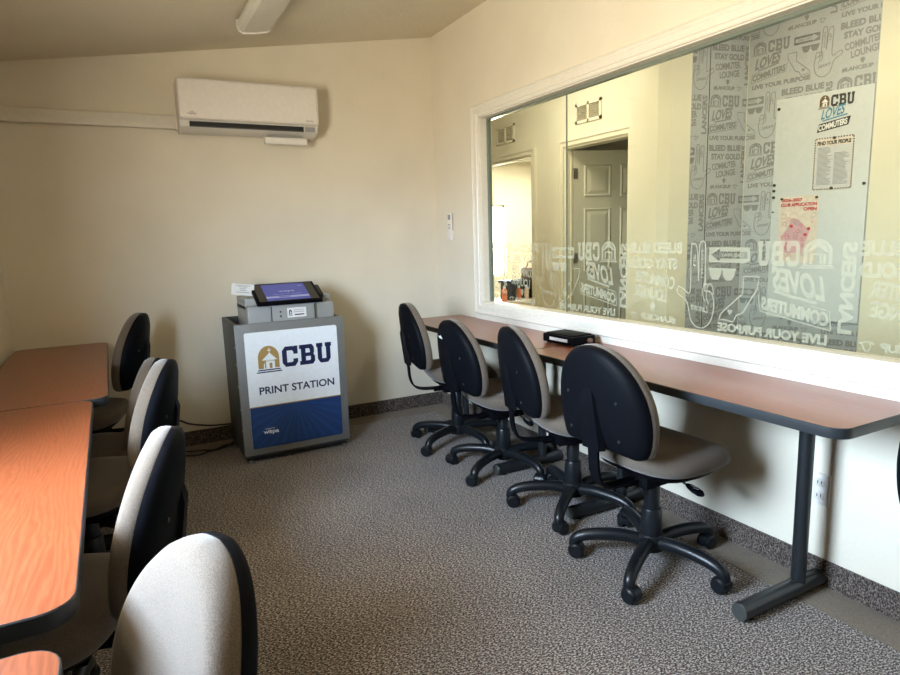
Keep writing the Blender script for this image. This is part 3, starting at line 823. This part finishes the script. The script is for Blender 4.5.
# tilted touch screen
ang = math.radians(24)
ey = Vector((0, math.cos(ang), math.sin(ang))); ez = Vector((0, -math.sin(ang), math.cos(ang))); ex = Vector((1, 0, 0))
ex = Vector((math.cos(.03), math.sin(.03), 0)); ez = ex.cross(ey).normalized()
SO = Vector((-1.462, -.545, .945))
m4 = Matrix(((ex.x, ey.x, ez.x, SO.x), (ex.y, ey.y, ez.y, SO.y), (ex.z, ey.z, ez.z, SO.z), (0, 0, 0, 1)))
SW, SH = .395, .245
b = BM(); box(b, 0, SW, 0, SH, -.022, 0, 0, .005, 2, m4); tb = finish('touch_screen', b, M['plastic'], k)
a = Art(); a.rect(.018, .016, SW - .036, SH - .032, 2, 0); a.rect(.064, .020, .262, SH - .040, 0, 1); a.rect(.066, .05, .258, .022, 1, 2)
a.rect(.14, .056, .07, .010, 0, 3); a.text('wepa', .15, .115, .10, .022, 1, 2); a.text('PRINT', .285, .185, .03, .010, 1, 2)
a.text('touch to begin', .115, .088, .17, .012, 1, 2, 0)
a.items = [it for it in a.items]
b = BM(); a.build(b, SO + ez * .0005, ex, ey); finish('display', b, [M['screen'], M['screen_l'], M['screen_d']], tb, smooth=False)
b = BM(); box(b, .15, .25, .05, .20, -.075, -.022, 0, .004, 2, m4); finish('screen_mount', b, M['grey_d'], k)
b = BM(); box(b, SW - .002, SW + .026, .075, .20, -.035, -.004, 0, .005, 2, m4); finish('card_reader', b, M['ink'], tb)
b = BM(); box(b, KX0 + .01, KX1 - .01, KYF + .035, KYB, .012, .036); finish('plinth', b, M['dark'], k, smooth=False)
for x, y in ((KX0 + .03, KYF + .03), (KX1 - .03, KYF + .03), (KX0 + .03, KYB - .03), (KX1 - .03, KYB - .03)):
    b = BM(); cyl(b, (x, y, 0), (0, 0, 1), .015, .014, 14, 0, bev=.002); finish('levelling_foot', b, M['metal_l'], k)
# card standing on the head, left of the screen
a_ = math.radians(62)
cd = thing('instruction_card', 'small white printed card propped left of the kiosk touch screen', 'card', (-1.52, -.38, .968))
mcd = Matrix.Translation((-1.515, -.39, .990)) @ Matrix.Rotation(math.radians(-7), 4, 'X') @ Matrix.Rotation(math.radians(8), 4, 'Y')
b = BM(); box(b, -.065, .065, -.002, .002, -.002, .066, 0, 0, 2, mcd); finish('card_sheet', b, M['paper'], cd, smooth=False)
a = Art()
for yy, ww in ((.054, .085), (.046, .05), (.036, .035), (.026, .04), (.014, .075)): a.rect(.065 - ww / 2, yy, ww, .0035, 0, 0)
b = BM(); a.build(b, mcd @ Vector((-.065, -.0022, 0)), mcd.to_3x3() @ Vector((1, 0, 0)), mcd.to_3x3() @ Vector((0, 0, 1))); finish('card_print', b, M['greek'], cd, smooth=False)

# ------------------------------------------------------------------ air conditioner, conduit, adapter
ac = thing('air_conditioner', 'white wall-mounted split air conditioner high on the back wall', 'air conditioner', (-1.335, 0, 1.955))
AX0, AX1, AZ0, AZ1 = -1.752, -.925, 1.957, 2.252
b = BM()
sec = [(0, AZ0 + .012), (-.055, AZ0), (-.130, AZ0 + .006), (-.172, AZ0 + .028), (-.176, AZ0 + .062), (-.186, AZ0 + .07), (-.186, AZ1 - .02), (-.176, AZ1 - .006), (-.160, AZ1), (0, AZ1)]
ring_loft(b, [[(x, y, z) for y, z in sec] for x in (AX0 + .004, AX1 - .004)]); finish('housing', b, M['white2'], ac, angle=.5)
b = BM(); box(b, AX0, AX1, -.205, -.184, AZ0 + .066, AZ1, 0, .018, 4); fpn = finish('front_cover', b, M['white'], ac)
b = BM(); box(b, AX0 + .055, AX1 - .095, -.1785, -.165, AZ0 + .026, AZ0 + .057); finish('air_outlet', b, M['dark'], ac, smooth=False)
b = BM()
m = Matrix.Translation((0, -.174, AZ0 + .030)) @ Matrix.Rotation(math.radians(-28), 4, 'X')
box(b, AX0 + .06, AX1 - .10, -.004, .004, -.004, .022, 0, .002, 2, m); finish('louvre', b, M['grey_l'], ac)
b = BM(); box(b, AX1 - .085, AX1 - .02, -.179, -.170, AZ0 + .028, AZ0 + .058, 0, .002); finish('receiver', b, M['grey_l'], ac)
a = Art(); a.text('FUJITSU', 0, 0, .045, .011, 0, 0); a.stroke(smooth_path([(.015, .014), (.012, .018), (.018, .020), (.022, .015), (.027, .020), (.032, .017), (.028, .014)], 3), .0015, 0)
b = BM(); a.build(b, (AX0 + .048, -.205, AZ0 + .088), (1, 0, 0), (0, 0, 1)); Art().text('AIRSTAGE', 0, 0, .048, .007, 0, 0, 0).build(b, (AX1 - .085, -.205, AZ0 + .086), (1, 0, 0), (0, 0, 1))
finish('badge', b, M['ink'], fpn, smooth=False)
ad = thing('wireless_adapter', 'small white box hanging below the air conditioner at its right end', 'adapter box', (-1.12, 0, 1.90))
b = BM(); box(b, -1.262, -.992, -.155, -.108, 1.905, 1.948, 0, .010, 3); finish('adapter_case', b, M['white'], ad)
b = BM(); box(b, -1.24, -1.02, -.145, -.115, 1.945, 1.957); finish('bracket', b, M['grey_l'], ad, smooth=False)
cn = thing('conduit_cover', 'cream line-set cover running along the back wall left of the air conditioner', 'conduit', (-2.24, 0, 2.0))
b = BM(); box(b, -W, AX0 + .002, -.052, 0, 1.985, 2.062, 0, .006, 2); finish('cover_channel', b, M['conduit'], cn)
b = BM(); box(b, AX0 - .012, AX0 + .003, -.056, 0, 1.981, 2.066, 0, .004); finish('end_collar', b, M['conduit'], cn)

# ------------------------------------------------------------------ ceiling light (switched off)
def ceil_light():
    x0, x1, y0, y1 = -1.455, -1.265, -1.80, -.56
    lt = thing('ceiling_light', 'unlit fluorescent wraparound light on the sloping ceiling', 'ceiling light', (-1.36, -1.18, zc(-1.36)))
    def P(u, d):  # u across, d down from the sloped ceiling
        return (x0 + u * (x1 - x0), zc(x0 + u * (x1 - x0)) - d)
    b = BM(); sec = [P(0.08, 0), P(0.08, .02), P(.92, .02), P(.92, 0)]
    ring_loft(b, [[(x, y, z) for x, z in sec] for y in (y0 + .01, y1 - .01)]); finish('housing', b, M['white2'], lt, smooth=False)
    b = BM(); sec = [P(0, .012), P(0, .03), P(.04, .052), P(.14, .066), P(.5, .070), P(.86, .066), P(.96, .052), P(1, .03), P(1, .012)]
    ring_loft(b, [[(x, y, z) for x, z in sec] for y in (y0 + .01, y1 - .01)]); finish('diffuser', b, M['lens'], lt, angle=.3)
    for ya, yb in ((y1 - .012, y1), (y0, y0 + .012)):
        b = BM(); sec = [P(-.01, .0), P(-.01, .035), P(.035, .058), P(.14, .073), P(.5, .077), P(.86, .073), P(.965, .058), P(1.01, .035), P(1.01, .0)]
        ring_loft(b, [[(x, y, z) for x, z in sec] for y in (ya, yb)]); finish('end_cap', b, M['white'], lt, angle=.3)
ceil_light()

# ------------------------------------------------------------------ remote, outlet, black box, cables
rm = thing('remote_control', 'white remote control in its holder on the wall left of the window', 'remote control', (0, -.235, 1.27))
b = BM(); box(b, -.020, -.006, -.262, -.208, 1.30, 1.462, 0, .004, 3); finish('remote_body', b, M['white'], rm)
b = BM(); box(b, -.024, 0, -.268, -.202, 1.265, 1.34, 0, .004, 2); finish('holder', b, M['white'], rm)
b = BM(); box(b, -.0208, -.019, -.254, -.216, 1.415, 1.450); finish('display', b, M['greek'], rm, smooth=False)
b = BM()
for i in range(2):
    for j in range(3): box(b, -.0212, -.019, -.250 + j * .012, -.243 + j * .012, 1.352 + i * .022, 1.362 + i * .022)
finish('buttons', b, M['grey_l'], rm, smooth=False)
ol = thing('wall_outlet', 'white duplex outlet low on the wall behind the charcoal T-leg', 'outlet', (0, -2.985, .36))
b = BM(); box(b, -.007, 0, -3.022, -2.950, .30, .418, 0, .003); finish('cover_plate', b, M['white'], ol)
for zz in (.335, .384):
    b = BM(); box(b, -.010, -.006, -3.003, -2.969, zz - .014, zz + .014, 0, .004); rc = finish('receptacle', b, M['white2'], ol)
    b = BM(); box(b, -.0104, -.0095, -2.981, -2.978, zz - .004, zz + .007); box(b, -.0104, -.0095, -2.994, -2.991, zz - .004, zz + .007); finish('slot', b, M['ink'], rc, smooth=False)
bx = thing('black_box', 'flat black desktop box with a white label beside the window sill', 'box', (-.15, -1.78, .737))
m = Matrix.Translation((-.15, -1.745, .737)) @ Matrix.Rotation(math.radians(3), 4, 'Z')
b = BM(); box(b, -.075, .075, -.115, .115, .006, .050, 0, .006, 2, m); box(b, -.065, .065, -.10, .10, .046, .056, 0, .004, 2, m); bc = finish('case', b, M['plastic'], bx)
b = BM(); box(b, -.0762, -.074, -.075, .06, .020, .036, 0, 0, 2, m); finish('label_strip', b, M['paper'], bc, smooth=False)
for sx in (-.055, .055):
    for sy in (-.09, .09):
        b = BM(); cyl(b, m @ Vector((sx, sy, 0)), (0, 0, 1), .010, .008, 10); finish('rubber_foot', b, M['ink'], bx)
b = BM(); cyl(b, m @ Vector((.03, -.114, .026)), (0, -1, 0), .012, .022, 14, 0, bev=.003); finish('knob', b, M['brown'], bx)
b = BM()
tube(b, smooth_path([(-2.06, -.025, .20), (-1.92, -.025, .190), (-1.85, -.025, .155), (-1.74, -.022, .125), (-1.66, -.03, .118), (-1.60, -.05, .12)], 6), .006, 8)
tag(finish('power_cable', b, M['ink']), 'black cable sagging along the back wall into the kiosk', 'cable')
b = BM()
tube(b, smooth_path([(-2.02, -.16, .009), (-1.93, -.20, .009), (-1.84, -.24, .009), (-1.76, -.20, .009), (-1.68, -.18, .009), (-1.60, -.10, .009)], 6), .006, 8)
tube(b, smooth_path([(-1.99, -.10, .009), (-1.90, -.13, .009), (-1.80, -.19, .018), (-1.74, -.22, .018), (-1.67, -.14, .009), (-1.60, -.14, .009)], 6), .005, 8)
tag(finish('power_cable', b, M['ink']), 'loose loop of black cables on the carpet left of the kiosk', 'cable')

# ------------------------------------------------------------------ the lounge beyond the window
DX = 1.45; LZ = 2.85
b = BM(); box(b, T, 5.1, -6.45, 3.7, -.1, 0); struct('floor_lounge', b, M['band'])
b = BM(); box(b, T, 5.1, -6.45, 3.7, LZ, LZ + .12); struct('ceiling_lounge', b, M['trim'])
D1, D2 = (.79, 1.72), (-.50, .305)                     # door openings along Y
DH = 2.045
b = BM()
box(b, DX, DX + .11, D1[1], 3.6, 0, LZ); box(b, DX, DX + .11, D2[1], D1[0], 0, DH); box(b, DX, DX + .11, -.56, D2[0], 0, LZ)
box(b, DX, DX + .11, D2[0], D1[1], DH, LZ)
struct('wall_lounge', b, M['lounge'])
b = BM(); box(b, T, 1.45, 3.08, 3.2, 0, LZ); struct('wall_lounge_end', b, M['lounge'])
b = BM(); box(b, 5.0, 5.1, -6.45, 3.6, 0, LZ); box(b, T, 5.1, -6.45, -6.35, 0, LZ); box(b, 0, T, .12, 3.2, 0, 2.95); struct('wall_lounge_outer', b, M['lounge'])
def door_casing(name, y0, y1):
    b = BM()
    for d, w0, w1 in ((.018, .0, .055), (.026, .038, .062)):
        box(b, DX - d, DX, y0 - w1, y0 - w0, 0, DH + w1); box(b, DX - d, DX, y1 + w0, y1 + w1, 0, DH + w1); box(b, DX - d, DX, y0 - w0, y1 + w0, DH + w0, DH + w1)
    box(b, DX, DX + .11, y0, y0 + .02, 0, DH); box(b, DX, DX + .11, y1 - .02, y1, 0, DH); box(b, DX, DX + .11, y0 + .02, y1 - .02, DH - .02, DH)
    box(b, DX + .05, DX + .065, y0 + .02, y0 + .032, 0, DH - .02); box(b, DX + .05, DX + .065, y1 - .032, y1 - .02, 0, DH - .02)
    struct(name, b, M['lounge'])
door_casing('trim_2', *D1); door_casing('trim_3', *D2)
# six-panel door standing ajar, hinged on the far jamb
dr = bpy.data.objects.new('door_1', None); COL.objects.link(dr); dr.location = (DX + .075, D2[1] - .03, 0); dr.rotation_euler.z = math.radians(-17); dr['kind'] = 'structure'
dr['label'] = 'six-panel door standing open into a dark room'
LW = .80
b = BM(); box(b, 0, LW, -.018, .018, .012, DH - .03)
xs = ((.105, .345), (.455, .695))
for x0, x1 in xs:
    for z0, z1 in ((.20, .78), (.95, 1.50), (1.62, 1.88)):
        for sgn in (-1,):
            y = -.018
            o = [(x0, z0), (x1, z0), (x1, z1), (x0, z1)]; i1 = [(x0 + .016, z0 + .016), (x1 - .016, z0 + .016), (x1 - .016, z1 - .016), (x0 + .016, z1 - .016)]
            i2 = [(x0 + .05, z0 + .05), (x1 - .05, z0 + .05), (x1 - .05, z1 - .05), (x0 + .05, z1 - .05)]
            def rg(p, yy): return [(px, yy, pz) for px, pz in p]
            ring_loft(b, [rg(o, y - .009), rg(o, y - .009), rg(i1, y - .001), rg(i2, y - .009)], 0, False, True)
            # raised mould around each panel
            oo = [(x0 - .012, z0 - .012), (x1 + .012, z0 - .012), (x1 + .012, z1 + .012), (x0 - .012, z1 + .012)]
            ring_loft(b, [rg(oo, y - .0005), rg(o, y - .009)], 0, False, False)
finish('door_leaf', b, M['door'], dr, smooth=False, local=True)
for zz in (.30, 1.02, 1.77):
    b = BM(); box(b, -.004, .035, -.022, -.017, zz, zz + .09); cyl(b, (-.006, -.022, zz - .003), (0, 0, 1), .007, .096, 10); finish('hinge', b, M['brass'], dr, local=True)
b = BM(); cyl(b, (LW - .065, -.018, .98), (0, -1, 0), .026, .008, 18, 0, bev=.002); cyl(b, (LW - .065, -.026, .98), (0, -1, 0), .011, .03, 14); cyl(b, (LW - .065, -.056, .98), (0, -1, 0), .026, .03, 18, 0, bev=.009); finish('door_knob', b, M['brass'], dr, local=True)
# vents above the doors
def vent(label, y0, y1, z0, z1):
    v = thing('air_vent', label, 'vent', (DX, (y0 + y1) / 2, (z0 + z1) / 2), 0, 'vents over the lounge doors')
    b = BM(); xx = DX - .010
    for a0, a1, c0, c1 in ((y0, y1, z0, z0 + .025), (y0, y1, z1 - .025, z1), (y0, y0 + .025, z0, z1), (y1 - .025, y1, z0, z1), ((y0 + y1) / 2 - .012, (y0 + y1) / 2 + .012, z0, z1)):
        box(b, xx, DX, a0, a1, c0, c1)
    finish('frame', b, M['lounge'], v, smooth=False)
    b = BM(); n = 8
    for i in range(n):
        zz = z0 + .03 + (z1 - z0 - .06) * (i + .5) / n
        mm = Matrix.Translation((DX - .006, 0, zz)) @ Matrix.Rotation(math.radians(35), 4, 'Y'); box(b, -.006, .006, y0 + .02, y1 - .02, -.001, .001, 0, 0, 2, mm)
    finish('slats', b, M['lounge'], v, smooth=False)
    b = BM(); box(b, DX - .002, DX - .0005, y0 + .02, y1 - .02, z0 + .02, z1 - .02); finish('backing', b, M['vent_back'], v, smooth=False)
vent('cream air vent above the bright open doorway', 1.085, 1.41, 2.205, 2.385); vent('cream air vent above the dark six-panel door', -.178, .148, 2.21, 2.375)
# dark room behind the six-panel door
b = BM(); box(b, DX + .11, 3.6, -1.1, -1.0, 0, LZ); box(b, 3.5, 3.6, -1.0, .56, 0, LZ); box(b, DX + .11, 3.6, .56, .66, 0, LZ); struct('wall_closet', b, M['lounge'])
# bright room behind the other doorway
b = BM(); RY = 3.5
WX0, WX1, WWZ0, WWZ1 = 2.20, 2.90, .70, 1.72
box(b, DX + .11, 5.0, RY, RY + .1, 0, WWZ0); box(b, DX + .11, 5.0, RY, RY + .1, WWZ1, LZ); box(b, DX + .11, WX0, RY, RY + .1, WWZ0, WWZ1); box(b, WX1, 5.0, RY, RY + .1, WWZ0, WWZ1)
box(b, 4.9, 5.0, .66, RY, 0, LZ)
struct('wall_office', b, M['lounge'])
b = BM(); box(b, DX + .11, 4.9, .66, RY, 2.33, 2.40); struct('ceiling_office', b, M['trim'])
w3 = bpy.data.objects.new('window_3', None); COL.objects.link(w3); w3.location = ((WX0 + WX1) / 2, RY, WWZ0); w3['kind'] = 'structure'
b = BM()
for x0, x1, z0, z1 in ((WX0, WX1, WWZ0, WWZ0 + .03), (WX0, WX1, WWZ1 - .03, WWZ1), (WX0, WX0 + .03, WWZ0, WWZ1), (WX1 - .03, WX1, WWZ0, WWZ1), ((WX0 + WX1) / 2 - .012, (WX0 + WX1) / 2 + .012, WWZ0, WWZ1)):
    box(b, x0, x1, RY + .03, RY + .06, z0, z1)
finish('window_frame', b, M['trim'], w3, smooth=False)
b = BM(); box(b, WX0 + .03, WX1 - .03, RY + .042, RY + .048, WWZ0 + .03, WWZ1 - .03); finish('glass_pane', b, M['glass_out'], w3, smooth=False)
# counter with dispensers and bottles just inside the bright room
ct = thing('counter', 'low pale counter inside the bright room past the open doorway', 'counter', (2.05, 1.98, 0))
b = BM(); box(b, 1.60, 2.75, 1.78, 2.25, .49, .525, 0, .004); finish('countertop', b, M['cream_paper'], ct)
b = BM(); box(b, 1.62, 2.73, 1.80, 2.23, 0, .49); finish('base_cabinet', b, M['white2'], ct, smooth=False)
rk = thing('black_rack', 'black arched rack on the counter in the bright room', 'rack', (2.05, 1.95, .525))
b = BM(); box(b, 1.86, 2.36, 1.86, 2.10, .725, .755, 0, .01); box(b, 1.90, 1.955, 1.86, 2.10, .525, .73); box(b, 2.10, 2.36, 2.05, 2.10, .525, .73); box(b, 2.30, 2.36, 1.86, 2.10, .525, .73); finish('rack_frame', b, M['plastic'], rk)
def bottle(label, x, y, h, r, mt):
    t = thing('bottle', label, 'bottle', (x, y, .525), 0, 'bottles on the far counter')
    b = BM(); prof = [(0, .9), (.01, 1), (.70, 1), (.80, .6), (.84, .42)]
    ring_loft(b, [[(x + r * q * math.cos(2 * PI * i / 14), y + r * q * math.sin(2 * PI * i / 14),   .525 + h * z) for i in range(14)] for z, q in prof]); finish('bottle_body', b, mt, t, angle=.5)
    b = BM(); cyl(b, (x, y,   .525 + h * .84), (0, 0, 1), r * .5, h * .16, 12, 0, bev=.002); finish('cap', b, M['paper'], t)
bottle('orange bottle on the far counter, left of the black rack', 1.80, 1.86, .18, .032, M['orange'])
bottle('orange bottle under the arch of the black rack', 2.03, 1.90, .17, .030, M['orange'])
bottle('pale bottle under the black rack, right of the orange one', 2.14, 1.90, .17, .028, M['cream_paper'])
hb = thing('leather_bag', 'brown leather bag on top of the black rack in the bright room', 'bag', (2.28, 1.98, .755))
b = BM(); box(b, 2.16, 2.36, 1.90, 2.06, .755, .90, 0, .03, 3); finish('bag_body', b, M['brown'], hb)
b = BM(); tube(b, smooth_path([(2.20, 1.98, .89), (2.22, 1.98, .95), (2.26, 1.98, .97), (2.30, 1.98, .95), (2.32, 1.98, .89)], 5), .008, 8); finish('bag_handle', b, M['brown'], hb)

# vinyl-wrapped corner: two walls, turned 12.5 degrees
AN = math.radians(12.5)
Kc = Vector((1.5, -1.48, 0)); dR = Vector((math.sin(AN), -math.cos(AN), 0)); dL = Vector((math.cos(AN), -math.sin(AN), 0))
nR = Vector((-math.cos(AN), -math.sin(AN), 0)); nL = Vector((-math.sin(AN), -math.cos(AN), 0))
def slab(b, P, d, n, s0, s1, z0, z1, th, out=0.0):
    """Upright slab along d from s0 to s1, its face at P, thickness behind the face."""
    q = [P + d * s0 + n * out, P + d * s1 + n * out, P + d * s1 - n * th, P + d * s0 - n * th]
    lo = [b.verts.new((p.x, p.y, z0)) for p in q]; hi = [b.verts.new((p.x, p.y, z1)) for p in q]
    b.faces.new(lo); b.faces.new(hi)
    for i in range(4): b.faces.new((lo[i], lo[(i + 1) % 4], hi[(i + 1) % 4], hi[i]))
    bmesh.ops.recalc_face_normals(b, faces=b.faces)
b = BM(); slab(b, Kc, dL, nL, -.555, .0, 0, LZ, .14); struct('wall_partition', b, M['lounge'])
b = BM(); slab(b, Kc, dR, nR, -.14, 4.6, 0, LZ, .12); struct('wall_lounge_far', b, M['lounge'])
b = BM(); box(b, 1.25, DX + .11, -.985, -.70, 0, LZ); box(b, DX, DX + .11, -1.36, -.985, 0, LZ); box(b, DX, DX + .11, -.70, -.56, 0, LZ); struct('wall_alcove', b, M['lounge'])
# mural sheets and their printed slogans
sc = .73; SLO, SHI = .15, 2.74
def mural(label, d, n, s0, s1, shift, gap=None):
    root = thing('vinyl_mural', label, 'wall mural', Kc + d * ((s0 + s1) / 2) + Vector((0, 0, SLO)), 0, 'vinyl murals in the lounge')
    b = BM(); slab(b, Kc, d, n, s0, s1, SLO, SHI, 0.0, .003); finish('vinyl_sheet', b, M['vinyl'], root, smooth=False)
    art = Art(); row = 0.302
    for i in range(-2, 9):
        z = 2.150 - .302 * i - SLO
        off = (.03 if i % 2 == 0 else -.275) - .085 * sc
        for kk in (-3, -2, -1, 0, 1): art.merge(TILE, x=off + kk * PER * sc, y=z, k=sc)
    b = BM(); art.build(b, Kc + n * .003 + Vector((0, 0, SLO)), d, (0, 0, 1), clip=(s0 + .002, s1 - .002, .002, SHI - SLO - .002))
    finish('mural_print', b, M['vinyl_ink'], root, smooth=False)
    if gap:
        b = BM(); slab(b, Kc, d, n, gap - .002, gap + .002, SLO, SHI, 0, .0045); finish('sheet_seam', b, M['ink'], root, smooth=False)
mural('grey slogan mural on the narrow wall left of the lounge corner', dL, nL, -.413, -.004, 0, -.287)
mural('grey slogan mural on the wall right of the lounge corner, behind the whiteboard', dR, nR, .004, .712, 0)
wb = thing('whiteboard', 'pale grey whiteboard over the lounge mural holding a decal and two posters', 'whiteboard', Kc + dR * .45 + Vector((0, 0, .72)))
b = BM(); slab(b, Kc, dR, nR, .190, .708, .72, 2.062, 0, .012); finish('board_panel', b, M['board'], wb, smooth=False)
def on_board(s, z, out=.013): return Kc + dR * s + nR * out + Vector((0, 0, z))
def magnet(s, z, r=.0075):
    b = BM(); cyl(b, on_board(s, z, .012), nR, r, .008, 14, 0, bev=.0015)
    return b
mg = [('round black magnet at the top left corner of the whiteboard', .205, 2.005), ('black magnet right of the framed list on the whiteboard', .690, 1.523),
      ('upper black magnet on the left edge of the whiteboard', .200, 1.55), ('middle black magnet on the left edge of the whiteboard', .200, 1.515), ('lower black magnet on the left edge of the whiteboard', .200, 1.475), ('tiny black magnet below the other three at the whiteboard edge', .200, 1.385)]
for lb, s, z in mg: tag(finish('magnet', magnet(s, z, .009 if 'tiny' not in lb else .005), M['ink']), lb, 'magnet', 'magnets on the whiteboard')
dc = thing('decal', 'colour slogan decal in brown, black and teal at the top of the whiteboard', 'decal', on_board(.5, 1.87))
a = Art(); chapel(a, .0, .125, .052, .075, 0, 3, 0); slab_letters(a, .060, .130, .120, .065, 1)
a.text('LOVES', .012, .062, .12, .055, 2, 1, .02, .35, .17); a.stroke([(.02, .056), (.15, .078)], .007, 2, 1)
a.poly([(-.006, -.008), (.158, .018), (.168, .066), (.004, .040)], 1, 0); a.text('COMMUTERS', .002, -.001, .152, .034, 3, 1, .04, .15, .16)
b = BM(); a.build(b, on_board(.432, 1.842), dR, (0, 0, 1)); finish('decal_print', b, [M['brown_ink'], M['ink'], M['teal_ink'], M['paper']], dc, smooth=False)
po = thing('poster', 'white list poster with a black and tan chequered border on the whiteboard', 'poster', on_board(.52, 1.502))
a = Art(); a.rect(0, 0, .208, .300, 0, 0); a.rect(.009, .009, .190, .282, 1, 1)
nx, ny = 29, 41
for i in range(nx):
    for j in range(ny):
        if (i in (0, nx - 1) or j in (0, ny - 1)) and (i + j) % 2: a.rect(i * .208 / nx, j * .300 / ny, .208 / nx, .300 / ny, 2, 1)
a.rect(.012, .252, .184, .036, 3, 2); a.text('FIND YOUR PEOPLE', .016, .257, .176, .023, 2, 3, .05)
rr = random.Random(3)
for c_, top in ((.02, .240), (.108, .205)):
    z = top
    while z > .025: a.rect(c_, z, rr.uniform(.05, .08), .0035, 4, 2); z -= .0068
b = BM(); a.build(b, on_board(.419, 1.502), dR, (0, 0, 1)); finish('poster_sheet', b, [M['cream_paper'], M['list_paper'], M['ink'], M['cream_paper'], M['greek']], po, smooth=False)
for s, z in ((.523, 1.795), (.523, 1.51)): tag(finish('magnet', magnet(s, z, .008), M['ink']), 'black magnet at the %s edge of the chequered list poster' % ('top' if z > 1.7 else 'bottom'), 'magnet', 'magnets on the whiteboard')
pp = thing('poster', 'pink and red club application poster on the whiteboard', 'poster', on_board(.35, 1.07))
a = Art(); a.rect(0, 0, .222, .405, 0, 0)
rr = random.Random(11)
a.poly([(.10 + .075 * math.cos(t) + .012 * math.sin(3 * t), .155 + .105 * math.sin(t) + .014 * math.cos(4 * t)) for t in [2 * PI * k / 40 for k in range(40)]], 1, 1)
for i in range(26):
    x, y = .02 + rr.random() * .18, .02 + rr.random() * .27; r_ = .006 + rr.random() * .010
    pts = [(x + r_ * math.cos(t * PI / 5), y + r_ * math.sin(t * PI / 5)) for t in range(10)]
    a.stroke(pts, .002, 2 if i % 3 else 3, 2, True)
for i in range(5):
    x, y = .03 + rr.random() * .15, .03 + rr.random() * .22; a.ellipse(x, y, .011, .010, 2, 3, 8)
a.stroke([(.09, .235), (.115, .265), (.125, .245), (.105, .235)], .004, 3, 3, True)
a.text('2026-2027', .012, .373, .120, .020, 2, 3, .05); a.text('CLUB APPLICATION', .008, .344, .206, .021, 2, 3, .05); a.text('OPEN', .140, .315, .074, .021, 2, 3, .05)
b = BM(); a.build(b, on_board(.238, 1.07), dR, (0, 0, 1)); finish('poster_sheet', b, [M['cream_paper'], M['pink'], M['red_ink'], M['greek']], pp, smooth=False)
for s, z, w_ in ((.250, 1.462, 'left'), (.448, 1.462, 'right')): tag(finish('magnet', magnet(s, z, .008), M['ink']), 'black magnet at the top %s corner of the pink club poster' % w_, 'magnet', 'magnets on the whiteboard')

# lounge and office ceiling lamps: real panels that give the light behind the glass
def lamp_panel(label, cx, cy, z, w, l, power, col):
    t = thing('ceiling_panel', label, 'ceiling light', (cx, cy, z))
    b = BM(); box(b, cx - w / 2 - .03, cx + w / 2 + .03, cy - l / 2 - .03, cy + l / 2 + .03, z - .03, z, 0, .004); finish('housing', b, M['white'], t)
    b = BM(); box(b, cx - w / 2, cx + w / 2, cy - l / 2, cy + l / 2, z - .034, z - .029); finish('diffuser', b, M['lamp'], t, smooth=False)
    ld = bpy.data.lights.new('lamp', 'AREA'); ld.shape = 'RECTANGLE'; ld.size = w; ld.size_y = l; ld.energy = power; ld.color = col
    lo = bpy.data.objects.new('lamp_light', ld); COL.objects.link(lo); lo.parent = t; lo.location = (0, 0, -.04)
WARM = (1.0, .93, .80)
lamp_panel('lit ceiling panel in the lounge over the doors', .62, -.1, LZ, .5, 1.0, 27, WARM)
lamp_panel('lit ceiling panel in the lounge by the mural', .80, -2.6, LZ, .5, 1.0, 23, WARM)
lamp_panel('lit ceiling panel in the bright room past the doorway', 2.9, 2.3, 2.33, .6, .9, 90, (1, .92, .78))

# ------------------------------------------------------------------ daylight
wd = bpy.data.worlds.new('daylight'); SC.world = wd; wd.use_nodes = True
nt = wd.node_tree; nt.nodes.clear()
out = nt.nodes.new('ShaderNodeOutputWorld'); bg = nt.nodes.new('ShaderNodeBackground')
tc = nt.nodes.new('ShaderNodeTexCoord'); sp = nt.nodes.new('ShaderNodeSeparateXYZ'); mr = nt.nodes.new('ShaderNodeMapRange')
mr.inputs['From Min'].default_value = -1; mr.inputs['From Max'].default_value = 1
nt.links.new(tc.outputs['Generated'], sp.inputs['Vector']); nt.links.new(sp.outputs['Z'], mr.inputs['Value'])
rp = ramp(nt, [(0.0, (1.0, .88, .69)), (.44, (1.4, 1.25, 1.0)), (.50, (1.6, 1.6, 1.6)), (.56, (1.9, 2.35, 2.9)), (.75, (1.8, 2.3, 3.0)), (1.0, (.8, 1.1, 1.7))])
nt.links.new(mr.outputs['Result'], rp.inputs['Fac']); nt.links.new(rp.outputs['Color'], bg.inputs['Color'])
bg.inputs['Strength'].default_value = 34.0
nt.links.new(bg.outputs['Background'], out.inputs['Surface'])
pl = bpy.data.lights.new('window_portal', 'AREA'); pl.shape = 'RECTANGLE'; pl.size = DZ1 - DZ0; pl.size_y = DY1 - DY0; pl.cycles.is_portal = True
po_ = bpy.data.objects.new('window_portal', pl); COL.objects.link(po_); po_.location = (-W - T - .01, (DY0 + DY1) / 2, (DZ0 + DZ1) / 2); po_.rotation_euler = (0, -PI / 2, 0)

SC.view_settings.view_transform = 'Standard'; SC.view_settings.look = 'None'; SC.view_settings.gamma = 1.0; SC.view_settings.exposure = 0.0
SC.view_settings.use_curve_mapping = False
SC.cycles.use_denoising = True
SC.cycles.max_bounces = 12; SC.cycles.diffuse_bounces = 6; SC.cycles.transparent_max_bounces = 12
SC.cycles.caustics_reflective = False; SC.cycles.caustics_refractive = False
